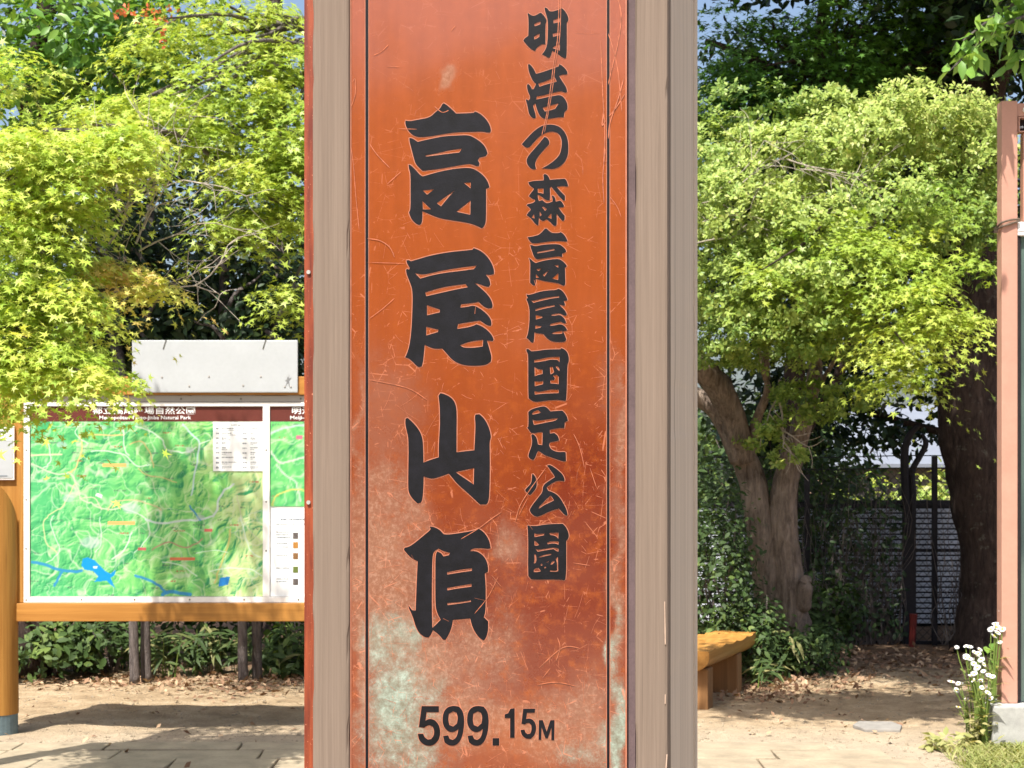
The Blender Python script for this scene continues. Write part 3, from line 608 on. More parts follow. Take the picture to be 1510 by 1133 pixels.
# ------------------------------------------------------------------ text set in Blender's own font
def text_part(name, body, x, z, y, height, width, mat, parent):
    """flat lettering in the x,z plane; scaled to the given height and width"""
    cu = bpy.data.curves.new(name, 'FONT'); cu.body = body; cu.size = 1; cu.align_x = 'LEFT'; cu.resolution_u = 2; cu.offset = .012
    o = bpy.data.objects.new(name, cu); col.objects.link(o)
    dg = bpy.context.evaluated_depsgraph_get(); dg.update()
    me = bpy.data.meshes.new_from_object(o.evaluated_get(dg)); me.name = name
    bpy.data.objects.remove(o)
    if not len(me.vertices): return None
    co = np.array([v.co[:] for v in me.vertices]); lo, hi = co.min(0), co.max(0)
    for v in me.vertices:
        v.co = (x + (v.co.x - lo[0]) / (hi[0] - lo[0]) * width, y, z + (v.co.y - lo[1]) / (hi[1] - lo[1]) * height)
    me.materials.clear()
    return link(name, me, mat, parent)

# ------------------------------------------------------------------ the map board
DB = 10.2
sB = F / DB
bxp = lambda px: (px - CX) / sB
bzp = lambda py: H - (py - YH) / sB
BX = bxp(415)
board = empty('map_board', (BX, DB, 0), 0, 'orange timber map board showing a large green relief map in a white frame', 'map board')
X_ = lambda px: bxp(px) - BX
def pbox(name, x0, x1, y0, y1, yn, yf, mat, par=board, bev=.004, **k):
    m = MB(); m.box(X_(x0), X_(x1), yn, yf, bzp(y1), bzp(y0)); return m.build(name, mat, par, bevel=bev, **k)
RX = 806                                             # far end of the board, behind the marker
pbox('lower_beam', 22, RX + 12, 889, 915.5, -.055, .05, M['orange_beam'])
pbox('upper_beam', 28, RX + 4, 556, 583, -.045, .05, M['orange_beam'])
pbox('frame_stile', 28.5, 37, 584, 888.5, -.03, .04, M['orange_wood'])
pbox('frame_stile', RX - 10, RX, 584, 888.5, -.03, .04, M['orange_wood'])
pbox('backboard', 38, RX - 11, 585, 888, .0, .03, M['orange_wood'])
cp = pbox('cover_panel', 198, 441, 503, 580, -.065, -.048, M['grey_metal'], bev=.006)
for (a, b) in ((242, 557), (311, 556), (282, 570), (361, 569), (387, 556), (431, 571), (209, 559), (422, 571)):
    m = MB(); m.tube([(X_(a), -.066, bzp(b)), (X_(a), -.069, bzp(b))], [.006, .005], 8, 1); m.build('screw', M['grey_strip'], cp)
for a in (244, 390):
    m = MB(); m.bar((X_(a), -.0665, bzp(516)), (X_(a + 4), -.0665, bzp(503.5)), .006, .003); m.bar((X_(a + 4), -.069, bzp(503.2)), (X_(a + 4), -.02, bzp(502.6)), .006, .003)
    m.build('hanger_clip', M['screw'], cp)
gs = pbox('grey_strip', 46, RX - 14, 584, 593, -.02, -.0005, M['grey_strip'], bev=.001)
for a in range(92, 800, 88):
    m = MB(); m.tube([(X_(a), -.0205, bzp(588.6)), (X_(a), -.0235, bzp(588.6))], [.006, .005], 8, 1); m.build('screw', M['screw'], gs)
# the white frame, butt-jointed
fr = pbox('white_frame', 36, RX - 12, 594, 599.5, -.028, -.0005, M['white_frame'], bev=.0015)
pbox('frame_bar', 36, RX - 12, 880, 888.3, -.028, -.0005, M['white_frame'], fr, .0015)
pbox('frame_bar', 36, 45.5, 599.8, 879.7, -.028, -.0005, M['white_frame'], fr, .0015)
pbox('frame_bar', 388.5, 398.5, 599.8, 879.7, -.028, -.0005, M['white_frame'], fr, .0015)
pbox('frame_bar', RX - 20, RX - 12, 599.8, 879.7, -.028, -.0005, M['white_frame'], fr, .0015)
for (a, b) in [(40.5, 884.5), (40.5, 809), (40.5, 737), (40.5, 664), (122, 884), (200, 884), (281, 884), (361, 884), (441, 884), (393.5, 740), (393.5, 664), (393.5, 812)]:
    m = MB(); m.tube([(X_(a), -.0285, bzp(b)), (X_(a), -.0305, bzp(b))], [.0055, .0045], 8, 1); m.build('screw', M['screw'], fr)
YM = -.012
def sheet(name, x0, x1, y0, y1, yy, mat, par):
    m = MB(); m.box(X_(x0), X_(x1), yy, yy + .004, bzp(y1), bzp(y0)); return m.build(name, mat, par)

def map_sheet(name, x0, x1, y0, y1, nx, ny, seed, main, parent):
    PXm, PYm = np.meshgrid(np.linspace(x0, x1, nx), np.linspace(y1, y0, ny))
    hgt = np.zeros_like(PXm); wx = fbm(PXm/38, PYm/38, 3, seed + 40) * 36; wy = fbm(PXm/38 + 9, PYm/38, 3, seed + 41) * 36
    a = 1.0; fq = 1 / 38
    for k in range(5):
        hgt += a * (1 - np.abs(2 * vnoise((PXm + wx) * fq, (PYm + wy) * fq, seed + k) - 1)); a *= .5; fq *= 1.9
    gxx = np.gradient(hgt, axis=1) * nx / (x1 - x0); gyy = np.gradient(hgt, axis=0) * ny / (y1 - y0)
    sh = np.clip(.62 - 6.0 * (gxx * .75 - gyy * .65), 0, 1.15)
    g1 = np.array((92, 200, 128.)); g2 = np.array((146, 224, 120.)); g3 = np.array((228, 238, 172.)); dk = np.array((52, 152, 100.))
    t = np.clip((PXm - x0) / (x1 - x0) * 1.25 + (fbm(PXm/60, PYm/60, 3, seed + 9) - .5) * .9, 0, 1)[..., None]
    rgb = g1 * (1 - t) + g2 * t
    t2 = np.clip((PXm - (x0 + .74 * (x1 - x0))) / (.18 * (x1 - x0)) + (fbm(PXm/30, PYm/30, 3, seed + 19) - .5) * 2.0, 0, 1)[..., None]
    if main: rgb = rgb * (1 - t2 * .8) + g3 * t2 * .8
    else: rgb = rgb * .8 + np.array((150, 226, 110.)) * .2
    sh3 = sh[..., None]
    rgb = np.where(sh3 < .62, dk * (1 - sh3 / .62) + rgb * (sh3 / .62), rgb + (np.array((232, 255, 200.)) - rgb) * np.clip((sh3 - .62) / .9, 0, 1))
    for fq2, sd, wd2, al in ((1/34, 60, .018, .5), (1/19, 61, .012, .35), (1/52, 62, .016, .55)):      # streams and paths
        e = np.abs(fbm((PXm + wx * .6) * fq2, (PYm + wy * .6) * fq2, 3, seed + sd) - .5)
        e = np.clip(1.3 - e / wd2, 0, 1)[..., None] * al; rgb = rgb * (1 - e) + np.array((232, 242, 214.)) * e
    for _ in range(60 if main else 20):                                                            # smudges of place names
        cx_, cy_ = x0 + rng.random() * (x1 - x0), y0 + rng.random() * (y1 - y0); rx_ = 3 + rng.random() * 7
        mk = ((np.abs(PXm - cx_) < rx_) & (np.abs(PYm - cy_) < 1.3) & (vnoise(PXm * 1.1, PYm * .7, 5) > .45))[..., None] * .6
        rgb = rgb * (1 - mk) + np.array((90, 110, 104.) if rng.random() < .7 else (200, 80, 70.)) * mk
    def seg(pts, wd, c, alpha=1.0, wob=0.0):
        nonlocal rgb
        q, _ = catmull(np.array(pts, float), np.ones(len(pts)), 5)
        if wob: q = q + np.stack((vnoise(np.arange(len(q))*.9, np.zeros(len(q)), 77)-.5, vnoise(np.arange(len(q))*.9, np.ones(len(q))*5, 78)-.5), 1) * wob
        best = np.full(PXm.shape, 1e9)
        for i in range(len(q) - 1):
            ax, ay = q[i]; bx_, by_ = q[i+1]; dx, dy = bx_ - ax, by_ - ay; L2 = dx*dx + dy*dy + 1e-9
            xx0, xx1 = min(ax, bx_) - wd - 2, max(ax, bx_) + wd + 2; yy0, yy1 = min(ay, by_) - wd - 2, max(ay, by_) + wd + 2
            mk = (PXm > xx0) & (PXm < xx1) & (PYm > yy0) & (PYm < yy1)
            if not mk.any(): continue
            tt = np.clip(((PXm[mk] - ax) * dx + (PYm[mk] - ay) * dy) / L2, 0, 1)
            best[mk] = np.minimum(best[mk], np.hypot(PXm[mk] - ax - tt*dx, PYm[mk] - ay - tt*dy))
        m_ = np.clip((wd / 2 + .5 - best), 0, 1)[..., None] * alpha
        rgb = rgb * (1 - m_) + np.array(c, float) * m_
    def poly(pts, c):
        nonlocal rgb
        ins = np.zeros(PXm.shape, bool); k = len(pts)
        for i in range(k):
            xa, ya = pts[i]; xb, yb = pts[(i+1) % k]
            if ya == yb: continue
            cross = ((ya > PYm) != (yb > PYm)) & (PXm < (xb - xa) * (PYm - ya) / (yb - ya) + xa)
            ins ^= cross
        rgb = np.where(ins[..., None], np.array(c, float), rgb)
    if main:
        wht = (226, 246, 226); tan = (232, 204, 140); blu = (52, 150, 214)
        for pts, wd, c in [([(46,683),(60,690),(85,700),(104,698),(113,712),(120,735),(135,742),(160,752),(185,745)], 2.2, (214,222,196)), ([(46,671),(92,671)], 2.4, (240,236,190)), ([(62,640),(72,655),(75,680),(66,690)], 1.6, wht),
            ([(118,640),(122,660),(112,690),(103,697)], 2.2, tan), ([(120,641),(150,642),(183,642)], 2.2, tan), ([(183,625),(184,660),(190,672)], 1.8, wht), ([(135,665),(160,666),(185,672),(204,688),(222,685)], 1.8, wht), ([(192,655),(210,652),(222,670),(228,690)], 1.8, tan),
            ([(200,628),(225,638),(240,650),(248,664),(275,667),(290,660)], 2.2, wht), ([(270,625),(282,640),(294,655),(288,700),(284,730)], 2.6, (206,232,236)), ([(294,655),(310,650)], 1.6, wht), ([(112,712),(95,745),(80,755),(66,770),(70,800),(85,815)], 1.8, (226,226,170)), ([(118,735),(140,735),(150,752)], 1.6, (224,214,190)),
            ([(160,752),(170,740),(200,738),(225,745),(240,752)], 1.8, (224,200,160)), ([(185,750),(215,765),(220,790),(200,815)], 1.6, wht), ([(148,762),(150,800),(140,815)], 1.4, wht), ([(215,765),(235,772),(270,768),(300,766),(318,758),(322,740),(330,725),(345,715)], 3.0, (222,236,236)),
            ([(195,785),(185,810),(165,825)], 2.2, wht), ([(225,810),(250,800),(275,808),(300,795)], 2.0, (196,150,130)), ([(205,690),(215,700),(240,705),(262,712)], 1.4, tan), ([(340,780),(338,800),(325,835),(318,860)], 2.4, (226,214,130)), ([(355,760),(365,800),(372,815),(386,822)], 1.6, wht), ([(310,842),(340,838),(370,840),(388,850)], 1.6, wht), ([(290,815),(320,812),(335,815)], 1.4, wht), ([(80,760),(76,775),(88,812),(70,830)], 1.4, wht), ([(240,828),(270,835),(290,850)], 1.6, wht), ([(350,730),(360,770),(385,800)], 1.6, (210,220,180)), ([(120,625),(112,640),(130,655)], 1.4, wht)]:
            seg(pts, wd, c, .9, 2.2)
        for pts, wd in [([(48,828),(70,834),(95,842),(122,842)], 4.2), ([(92,843),(86,855),(80,864)], 3.4), ([(200,848),(225,858),(236,865),(246,874)], 3.6), ([(240,876),(255,873),(280,877)], 5), ([(280,745),(296,768)], 2.2)]:
            seg(pts, wd, blu, .9, 2.5)
        poly([(123,824),(130,822),(140,826),(148,834),(156,842),(164,846),(172,840),(170,848),(164,852),(169,864),(172,868),(164,862),(158,856),(150,857),(140,858),(146,850),(138,842),(126,840),(121,834)], (22,160,232))
        poly([(138,835),(145,835),(144,838),(139,838)], (214,236,236))
        poly([(325,852),(340,850),(337,862),(323,865)], (40,140,220))
        for (a, b, c2) in [((152,684),(187,689),(236,196,120)), ((160,769),(200,774),(238,190,120)), ((251,822),(288,826),(232,130,90)), ((204,807),(216,812),(214,110,110)), ((302,780),(314,784),(226,120,110))]:
            poly([a, (b[0], a[1]), b, (a[0], b[1])], c2)
        poly([(144,727),(152,730),(151,735),(141,731)], (244,246,244))
        for (cx_, cy_, rx_, ry_) in [(92,656,8,5), (150,631,9,4), (135,800,16,9), (195,750,14,8), (280,664,6,5), (296,763,7,4), (102,735,9,6)]:
            mk = np.clip(1.2 - ((PXm-cx_)/rx_)**2 - ((PYm-cy_)/ry_)**2, 0, .55)[..., None]; rgb = rgb * (1 - mk) + np.array((206,214,222.)) * mk
    else:
        for pts, wd, c in [([(398,640),(420,632),(450,628),(500,640)], 3, (206,236,226)), ([(400,665),(412,682),(430,680),(470,672),(520,690)], 2.6, (226,236,220)), ([(408,685),(420,700),(436,712),(444,740)], 2.4, (216,226,214)), ([(402,745),(410,730),(440,722),(480,735)], 2.2, (236,226,120)), ([(470,625),(520,680),(600,700),(700,650)], 2.4, tan_ if False else (230,206,150))]:
            seg(pts, wd, c, .9, 2)
        poly([(437,643),(446,643),(446,648),(437,648)], (220,120,150))
    ao = rgb / 255.0
    ao = np.where(ao <= .04045, ao / 12.92, ((ao + .055) / 1.055) ** 2.4) * .72
    Xm = np.vectorize(X_)(PXm); Zm = np.vectorize(bzp)(PYm)
    me = grid_mesh(name, Xm, np.full_like(Xm, YM - .004), Zm, {'ink': ('FLOAT_COLOR', np.concatenate((ao.reshape(-1, 3), np.ones((ao.size // 3, 1))), 1))})
    return link(name, me, M['map'], parent)
panel = sheet('map_panel', 45.8, 388.2, 600, 879.6, YM, M['paper'], board)
sheet('title_band', 46.2, 388, 600.2, 621.6, YM - .004, M['brown_print'], panel)
map_sheet('printed_map', 46.2, 388, 622.2, 879.2, 400, 300, 3, True, panel)
TY = YM - .0052
text_part('title_text', '都立高尾陣場自然公園', X_(137.5), bzp(611.2), TY, 10.6 / sB, 151 / sB, M['paper'], panel)
text_part('title_text', 'Metropolitan Takao-Jinba Natural Park', X_(147.5), bzp(620.4), TY, 7.0 / sB, 135 / sB, M['paper'], panel)
sheet('map_legend', 315, 388, 622.4, 695, YM - .009, M['paper'], panel)
def dashes(name, rows_, yy, par, mat):
    m = MB()
    for (x0, x1, y, h) in rows_:
        x = x0
        while x < x1:
            wq = min(1.1 + rng.random() * 2.2, x1 - x)
            m.add([(X_(x), yy, bzp(y + h)), (X_(x + wq), yy, bzp(y + h)), (X_(x + wq), yy, bzp(y)), (X_(x), yy, bzp(y))], [(0, 1, 2, 3)])
            x += wq + .35 + rng.random() * .5
    o = m.build(name, mat, par); o['kind'] = 'stuff'; return o
rw = [(342, 350, 626.5, 1.4), (352, 361, 626.8, 1.2)]
for i in range(9):
    y = 631.5 + i * 7.1; rw += [(319.5, 324, y, 1.6 + (i > 5) * 1.2), (328, 328 + [18, 14, 8, 6, 6, 15, 17, 22, 14][i], y, 1.3), (358.5, 365, y + .6, 1.7), (370, 370 + [11, 6, 8, 11, 11, 8, 7, 11, 12][i], y, 1.3), (328, 328 + [26, 26, 12, 0, 8, 6, 0, 10, 4][i], y + 2.8, .8), (370, 370 + [8, 12, 14, 4, 6, 6, 4, 14, 15][i], y + 2.8, .8)]
dashes('legend_print', rw, YM - .0096, panel, M['grey_ink'])
panel2 = sheet('map_panel', 398.8, RX - 20.3, 600, 879.6, YM, M['paper'], board)
sheet('title_band', 399.2, RX - 20.6, 600.2, 621.6, YM - .004, M['brown_print'], panel2)
map_sheet('printed_map', 399.2, 790 - 5, 622.2, 747, 200, 66, 31, False, panel2)
text_part('title_text', '明治の森高尾国定公園', X_(431), bzp(611.2), TY, 10.6 / sB, 151 / sB, M['paper'], panel2)
text_part('title_text', 'Meiji-no-Mori Takao Quasi-National Park', X_(428.5), bzp(620.4), TY, 7.0 / sB, 160 / sB, M['paper'], panel2)
rw = [(414, 423, 765, 2.6), (427, 452, 765, 2.6), (407, 425, 772, 1.8), (429, 452, 772, 1.6)]
for i, y in enumerate((784, 788, 792, 801, 806, 818, 837, 853, 857)): rw.append((408, 408 + (20, 18, 20, 16, 18, 17, 20, 18, 16)[i], y, 1.5))
dashes('notes_print', rw, YM - .0006, panel2, M['grey_ink'])
for y, mm in ((790, 'bark_grey'), (804, 'orange_wood'), (820, 'bench_leg'), (840, 'grass'), (858, 'bark_grey')):
    sheet('printed_picture', 432.5, 440, y - 4.5, y + 4.5, YM - .002, M[mm], panel2)
# round logs that carry the board: the upper half is planed flat, leaving a tongue-shaped shoulder
def log_post(pcx, y_off=-.03):
    r = 32 / sB; m = MB(); n_ = 40; nz = 14
    rings = []; zb, zt = bzp(1051), bzp(711)
    for i in range(nz + 1):
        ring = []
        for k in range(n_):
            a = 2 * math.pi * k / n_; t = i / nz
            top = zt - 1.75 * (math.sin(a) * r + r); z = zb + (top - zb) * t
            rr = r * (1 + .012 * math.sin(z * 7 + 1) + .008 * math.sin(a * 3 + z * 2))
            ring.append((rr * math.cos(a) + X_(pcx), y_off + rr * math.sin(a), z))
        rings.append(ring)
    vs = [v for rg in rings for v in rg]
    m.add(vs, [(i*n_+j, i*n_+(j+1)%n_, (i+1)*n_+(j+1)%n_, (i+1)*n_+j) for i in range(nz) for j in range(n_)] + [tuple(range(n_))[::-1], tuple(range(nz*n_, (nz+1)*n_))])
    lg = m.build('log_post', M['orange_wood'], board)
    m = MB(); m.tube([(X_(pcx), y_off, -.05), (X_(pcx), y_off, bzp(1050.5))], [r * .99, r * .99], 32, 1); m.build('metal_shoe', M['shoe'], lg)
    m = MB(); m.box(X_(pcx - 40), X_(pcx + 32), .0, .07, bzp(880), bzp(556)); m.build('post_board', M['orange_wood'], board, bevel=.004)
    return lg
log_post(-4); log_post(842)
nb = empty('notice_plate', (bxp(-12), DB - .001, bzp(708)), 0, 'small pale notice in a white frame fixed above the round shoulder of the orange log', 'notice')
m = MB(); m.box(-.13, bxp(22.5) - bxp(-12), -.02, 0, 0, bzp(629) - bzp(708)); m.build('frame', M['white_frame'], nb, bevel=.003)
m = MB(); m.box(-.12, bxp(20.5) - bxp(-12), -.023, -.0205, .012, .235); m.build('notice_sheet', M['grey_metal'], nb)
m = MB(); m.box(-.12, bxp(20.5) - bxp(-12), -.0245, -.0215, .238, .244); m.build('edge_strip', M['paper'], nb)
m = MB()
for (a, b, zz) in ((-.1, .03, .3), (-.05, .1, .29), (-.11, -.02, .05), (-.1, .1, .022)): m.box(a, b, -.0245, -.0235, zz, zz + .006)
m.build('notice_print', M['grey_ink'], nb, kind='stuff')

# ------------------------------------------------------------------ bench of a half log
ang = math.atan2(1.81 - 1.29, 12.6 - 11.1)
bench = empty('half_log_bench', (1.29, 11.1, 0), -ang, 'orange half-log bench with scalloped flat top on two square legs beside the shrubs', 'bench')
L_, ns = 1.6, 80
vs = []; fs = []; prof = 18
for i in range(ns + 1):
    y = i / ns * L_; e = .012 * (1 - math.cos(min(y, L_ - y, .05) / .05 * math.pi)) / 2
    zt = .395 - .016 * abs(math.sin(math.pi * (y - .18) / .36)) ** .7 * (1 if .1 < y < L_ - .1 else .4) + .006 - y * .012
    for k in range(prof):
        if k < 6: t = k / 5; x, z = -.36 + .36 * t, zt - (.004 if k in (0, 5) else 0) - .004 * math.sin(t * 9 + y * 5)
        else:
            a = (k - 5) / (prof - 5) * math.pi; ca, sa = math.cos(a), math.sin(a)
            x = -.18 + .186 * (abs(ca) ** .7) * (1 if ca >= 0 else -1); z = .385 - y * .012 - .135 * abs(sa) ** .8
        vs.append((x, y, z))
m = MB(); m.add(vs, [(i*prof+j, i*prof+(j+1)%prof, (i+1)*prof+(j+1)%prof, (i+1)*prof+j) for i in range(ns) for j in range(prof)] + [tuple(range(prof)), tuple(range(ns*prof, (ns+1)*prof))[::-1]])
m.build('seat', M['bench_wood'], bench)
for y in (.06, 1.02):
    m = MB(); m.box(-.29, -.02, y, y + .16, -.03, .27); m.build('leg', M['bench_leg'], bench, bevel=.012)

# ------------------------------------------------------------------ the red framed notice board and its concrete footing
DS = 9.75; sS = F / DS
sxp = lambda px: (px - CX) / sS
szp = lambda py: H - (py - YH) / sS
sign = empty('red_framed_board', (sxp(1540), DS, 0), 0, 'tall glass notice board in a faded pinkish red frame on concrete footing', 'notice board')
XS = lambda px: sxp(px) - sxp(1540)
def sbox(name, x0, x1, y0, y1, yn, yf, mat, par=sign, bev=.004):
    m = MB(); m.box(XS(x0), XS(x1), yn, yf, szp(y1), szp(y0)); return m.build(name, mat, par, bevel=bev)
ft = sbox('concrete_footing', 1452, 1640, 1036, 1105, -.16, .2, M['concrete'], bev=.012)
sbox('post', 1473.5, 1497, 151.5, 1035.8, -.05, .05, M['sign_red'], bev=.006)
sbox('post', 1600, 1624, 151.5, 1035.8, -.05, .05, M['sign_red'], bev=.006)
sbox('top_rail', 1497.3, 1599.7, 154.5, 174, -.04, .04, M['sign_red'])
hb = MB(); x0, x1, za, zb = XS(1498.5), XS(1599.5), szp(197), szp(175)
for (a, b, c2, d2) in ((x0, x1, zb - .006, zb), (x0, x1, za, za + .006), (x0, x0 + .007, za + .006, zb - .006)): hb.box(a, b, -.045, .03, c2, d2)
hb.build('hollow_rail', M['sign_red'], sign)
sbox('rail_inside', 1500.5, 1598, 176.8, 195.4, .0, .02, M['sign_hole'], bev=0)
for a, b in ((1502.5, 189), (1506, 188.5)):
    m = MB(); m.tube([(XS(a), -.02, szp(b)), (XS(a), -.002, szp(b))], [.007, .009], 10, 1); m.build('bolt', M['grey_metal'], sign)
m = MB(); m.tube([(XS(1509), -.042, szp(165)), (XS(1509), -.058, szp(165)), (XS(1509), -.064, szp(165))], [.017, .016, .009], 14, 1); m.build('bolt', M['white_frame'], sign)
sbox('inner_post', 1506.5, 1522, 198, 327, -.03, .03, M['sign_red'])
hd = sbox('header_rail', 1497.5, 1599.5, 329, 349, -.045, .04, M['white_frame'])
sbox('header_groove', 1498, 1599, 342, 343.6, -.047, -.0452, M['grey_strip'], hd, 0)
sbox('inner_frame', 1497.4, 1501.4, 349.5, 1034, -.035, .03, M['sign_hole'], bev=.002)
sbox('seal_strip', 1501.6, 1504, 349.5, 1034, -.02, .03, M['fence_metal'], bev=.001)
gl = N('dark_glass'); v = gl.co(); gl.fin(gl.ramp(gl.noise(v, 1.2, 2), [(.3, C(62, 74, 74)), (.7, C(96, 116, 108))]), .06, 0, .6); M['glass'] = gl.m
sbox('glass_pane', 1504.2, 1596, 349.5, 1034, -.005, .005, M['glass'], bev=0)
wt = MB()
for dz in (0, .022):
    wt.tube([(XS(1499), -.06, szp(328) + dz * .4), (XS(1486), -.062, szp(332.5) + dz), (XS(1473), -.06, szp(336.5) + dz), (XS(1470.5), .0, szp(338) + dz * .5), (XS(1472), .055, szp(336)), (XS(1490), .056, szp(332)), (XS(1500), .05, szp(328))], .006, 6, 4)
for k in range(5): wt.tube([(XS(1469.5), -.01 + k * .008, szp(340 + (k % 2))), (XS(1469.5), -.005 + k * .008, szp(343))], .008, 6, 1)
o = wt.build('wire_tie', M['tie_wire']); o.location = sign.location; tag(o, 'twisted wire tied round the upper part of the pinkish red post', 'wire')

# ------------------------------------------------------------------ fence, slatted wall, small things on the ground
DF = 15.5; sF = F / DF
fxp = lambda px: (px - CX) / sF
fzp = lambda py: H - (py - YH) / sF
fence = empty('wire_fence', (fxp(1300), DF, 0), 0, 'dark chain-link fence with a forked steel post in deep shade under the trees', 'fence')
XF = lambda px: fxp(px) - fxp(1300)
# forked post: a stem with two arms, one leaning back, one bent forward like a hook
m = MB(); m.bar((XF(1337), 0, -.05), (XF(1336), 0, fzp(745)), .062, .062); m.tube([(XF(1336), 0, fzp(747)), (XF(1334), 0, fzp(690)), (XF(1334), -.02, fzp(662)), (XF(1341), -.04, fzp(640)), (XF(1353), -.05, fzp(628))], [.04, .04, .036, .032, .024], 8, 5)
m.build('forked_post', M['fence_metal'], fence)
m = MB(); m.tube([(XF(1345), -.005, fzp(760)), (XF(1346), 0, fzp(725)), (XF(1345), 0, fzp(695)), (XF(1358), .02, fzp(672)), (XF(1366), .02, fzp(655)), (XF(1360), .02, fzp(640))], [.034, .034, .03, .028, .026, .018], 8, 4)
m.bar((XF(1345), -.003, -.05), (XF(1345), -.003, fzp(758)), .06, .05); m.build('post_arm', M['fence_metal'], fence)
for px, top in ((1378, 673), (1190, 700), (1010, 700), (860, 700), (1500, 700)):
    m = MB(); m.bar((XF(px), 0, -.05), (XF(px), 0, fzp(top)), .045, .045); m.build('post', M['fence_metal'], fence)
for za in (746, 812, 948):
    m = MB(); m.bar((XF(800), .03, fzp(za)), (XF(1560), .03, fzp(za)), .04, .03); m.build('rail', M['fence_metal'], fence)
wm = MB(); zlo, zhi = .03, fzp(690); sp = .075
xa, xb = XF(860), XF(1540)
for sg in (1, -1):
    k = xa - (zhi - zlo)
    while k < xb + (zhi - zlo):
        pa, pb = [k, zlo], [k + sg * (zhi - zlo), zhi]
        if max(pa[0], pb[0]) > xa and min(pa[0], pb[0]) < xb: wm.bar((pa[0], .012 * sg, pa[1]), (pb[0], .012 * sg, pb[1]), .0042, .0042)
        k += sp
wm.build('chain_link', M['wire'], fence, kind='stuff')
for za in (672, 690):
    m = MB(); m.tube([(XF(860), 0, fzp(za)), (XF(1190), .0, fzp(za + 3)), (XF(1345), 0, fzp(za)), (XF(1540), 0, fzp(za + 2))], .005, 4, 4); m.build('strand_wire', M['wire'], fence)
DW = 17.2; sW = F / DW
wall = empty('slatted_wall', ((1290 - CX) / sW, DW, 0), 0, 'pale grey slatted screen wall seen dimly through the wire fence', 'screen wall')
ztop = H - (745 - YH) / sW
xw0, xw1 = (980 - 1290) / sW, (1560 - 1290) / sW
nsl = 22
for k in range(nsl):
    z = .04 + k * (ztop - .06) / nsl
    m = MB(); m.box(xw0, xw1, -.012 + (k % 3) * .002, .012, z, z + (ztop - .06) / nsl - .016); m.build('slat', M['slat'], wall, bevel=.004, seg=1)
m = MB(); m.box(xw0, xw1, .082, .1, 0, ztop); m.build('gap_shade_sheet', M['fence_metal'], wall)  # added dark sheet standing in for shade between the slats
for px in (1000, 1180, 1300, 1425, 1545):
    m = MB(); m.box((px - 1290) / sW - .035, (px - 1290) / sW + .035, .014, .08, 0, ztop); m.build('upright', M['fence_metal'], wall)
m = MB(); m.box(xw0 - .02, xw1 + .02, -.03, .09, ztop, ztop + .05); m.build('cap_rail', M['fence_metal'], wall)
shed = empty('shed', (7.6, 27, 0), R(-14), 'low building with a sloping grey metal roof beyond the fence', 'building')
m = MB(); m.box(-2.2, 4.2, 0, 4, 0, 1.75); m.build('wall', M['shed_wall'], shed)
rf = MB(); rf.add([(-2.5, -.35, 1.72), (4.5, -.35, 1.72), (4.5, 2, 2.75), (-2.5, 2, 2.75), (4.5, 4.3, 1.72), (-2.5, 4.3, 1.72), (-2.5, -.35, 1.66), (4.5, -.35, 1.66), (4.5, 4.3, 1.66), (-2.5, 4.3, 1.66)], [(0,1,2,3), (3,2,4,5), (6,9,8,7), (0,6,7,1), (1,7,8,4), (1,4,2), (4,8,9,5), (5,9,6,0), (0,3,5)])
rf.build('roof', M['roof'], shed)
m = MB(); m.tube([(0, 0, -.03), (.012, .0, .16), (.02, 0, .3)], [.026, .03, .036], 8, 1)
o = m.build('marker_stake', M['red']); o.location = ((1344 - CX) / F * 15.2, 15.2, 0); tag(o, 'short red plastic stake at the foot of the forked fence post', 'stake')
m = MB(); q = [(-.13, -.19), (.10, -.22), (.16, .02), (.13, .2), (-.1, .22), (-.17, .04)]
m.add([(a, b, -.02) for a, b in q] + [(a, b, .028) for a, b in q], [tuple(range(6))[::-1], tuple(range(6, 12))] + [(i, (i+1) % 6, 6 + (i+1) % 6, 6 + i) for i in range(6)])
o = m.build('stone_slab', M['slab'], bevel=.01); o.location = ((1296 - CX) / F * 10.3, 10.3, 0); o.scale = (.9, .8, 1); tag(o, 'flat pale grey stone slab set level in the trodden earth', 'stone slab')

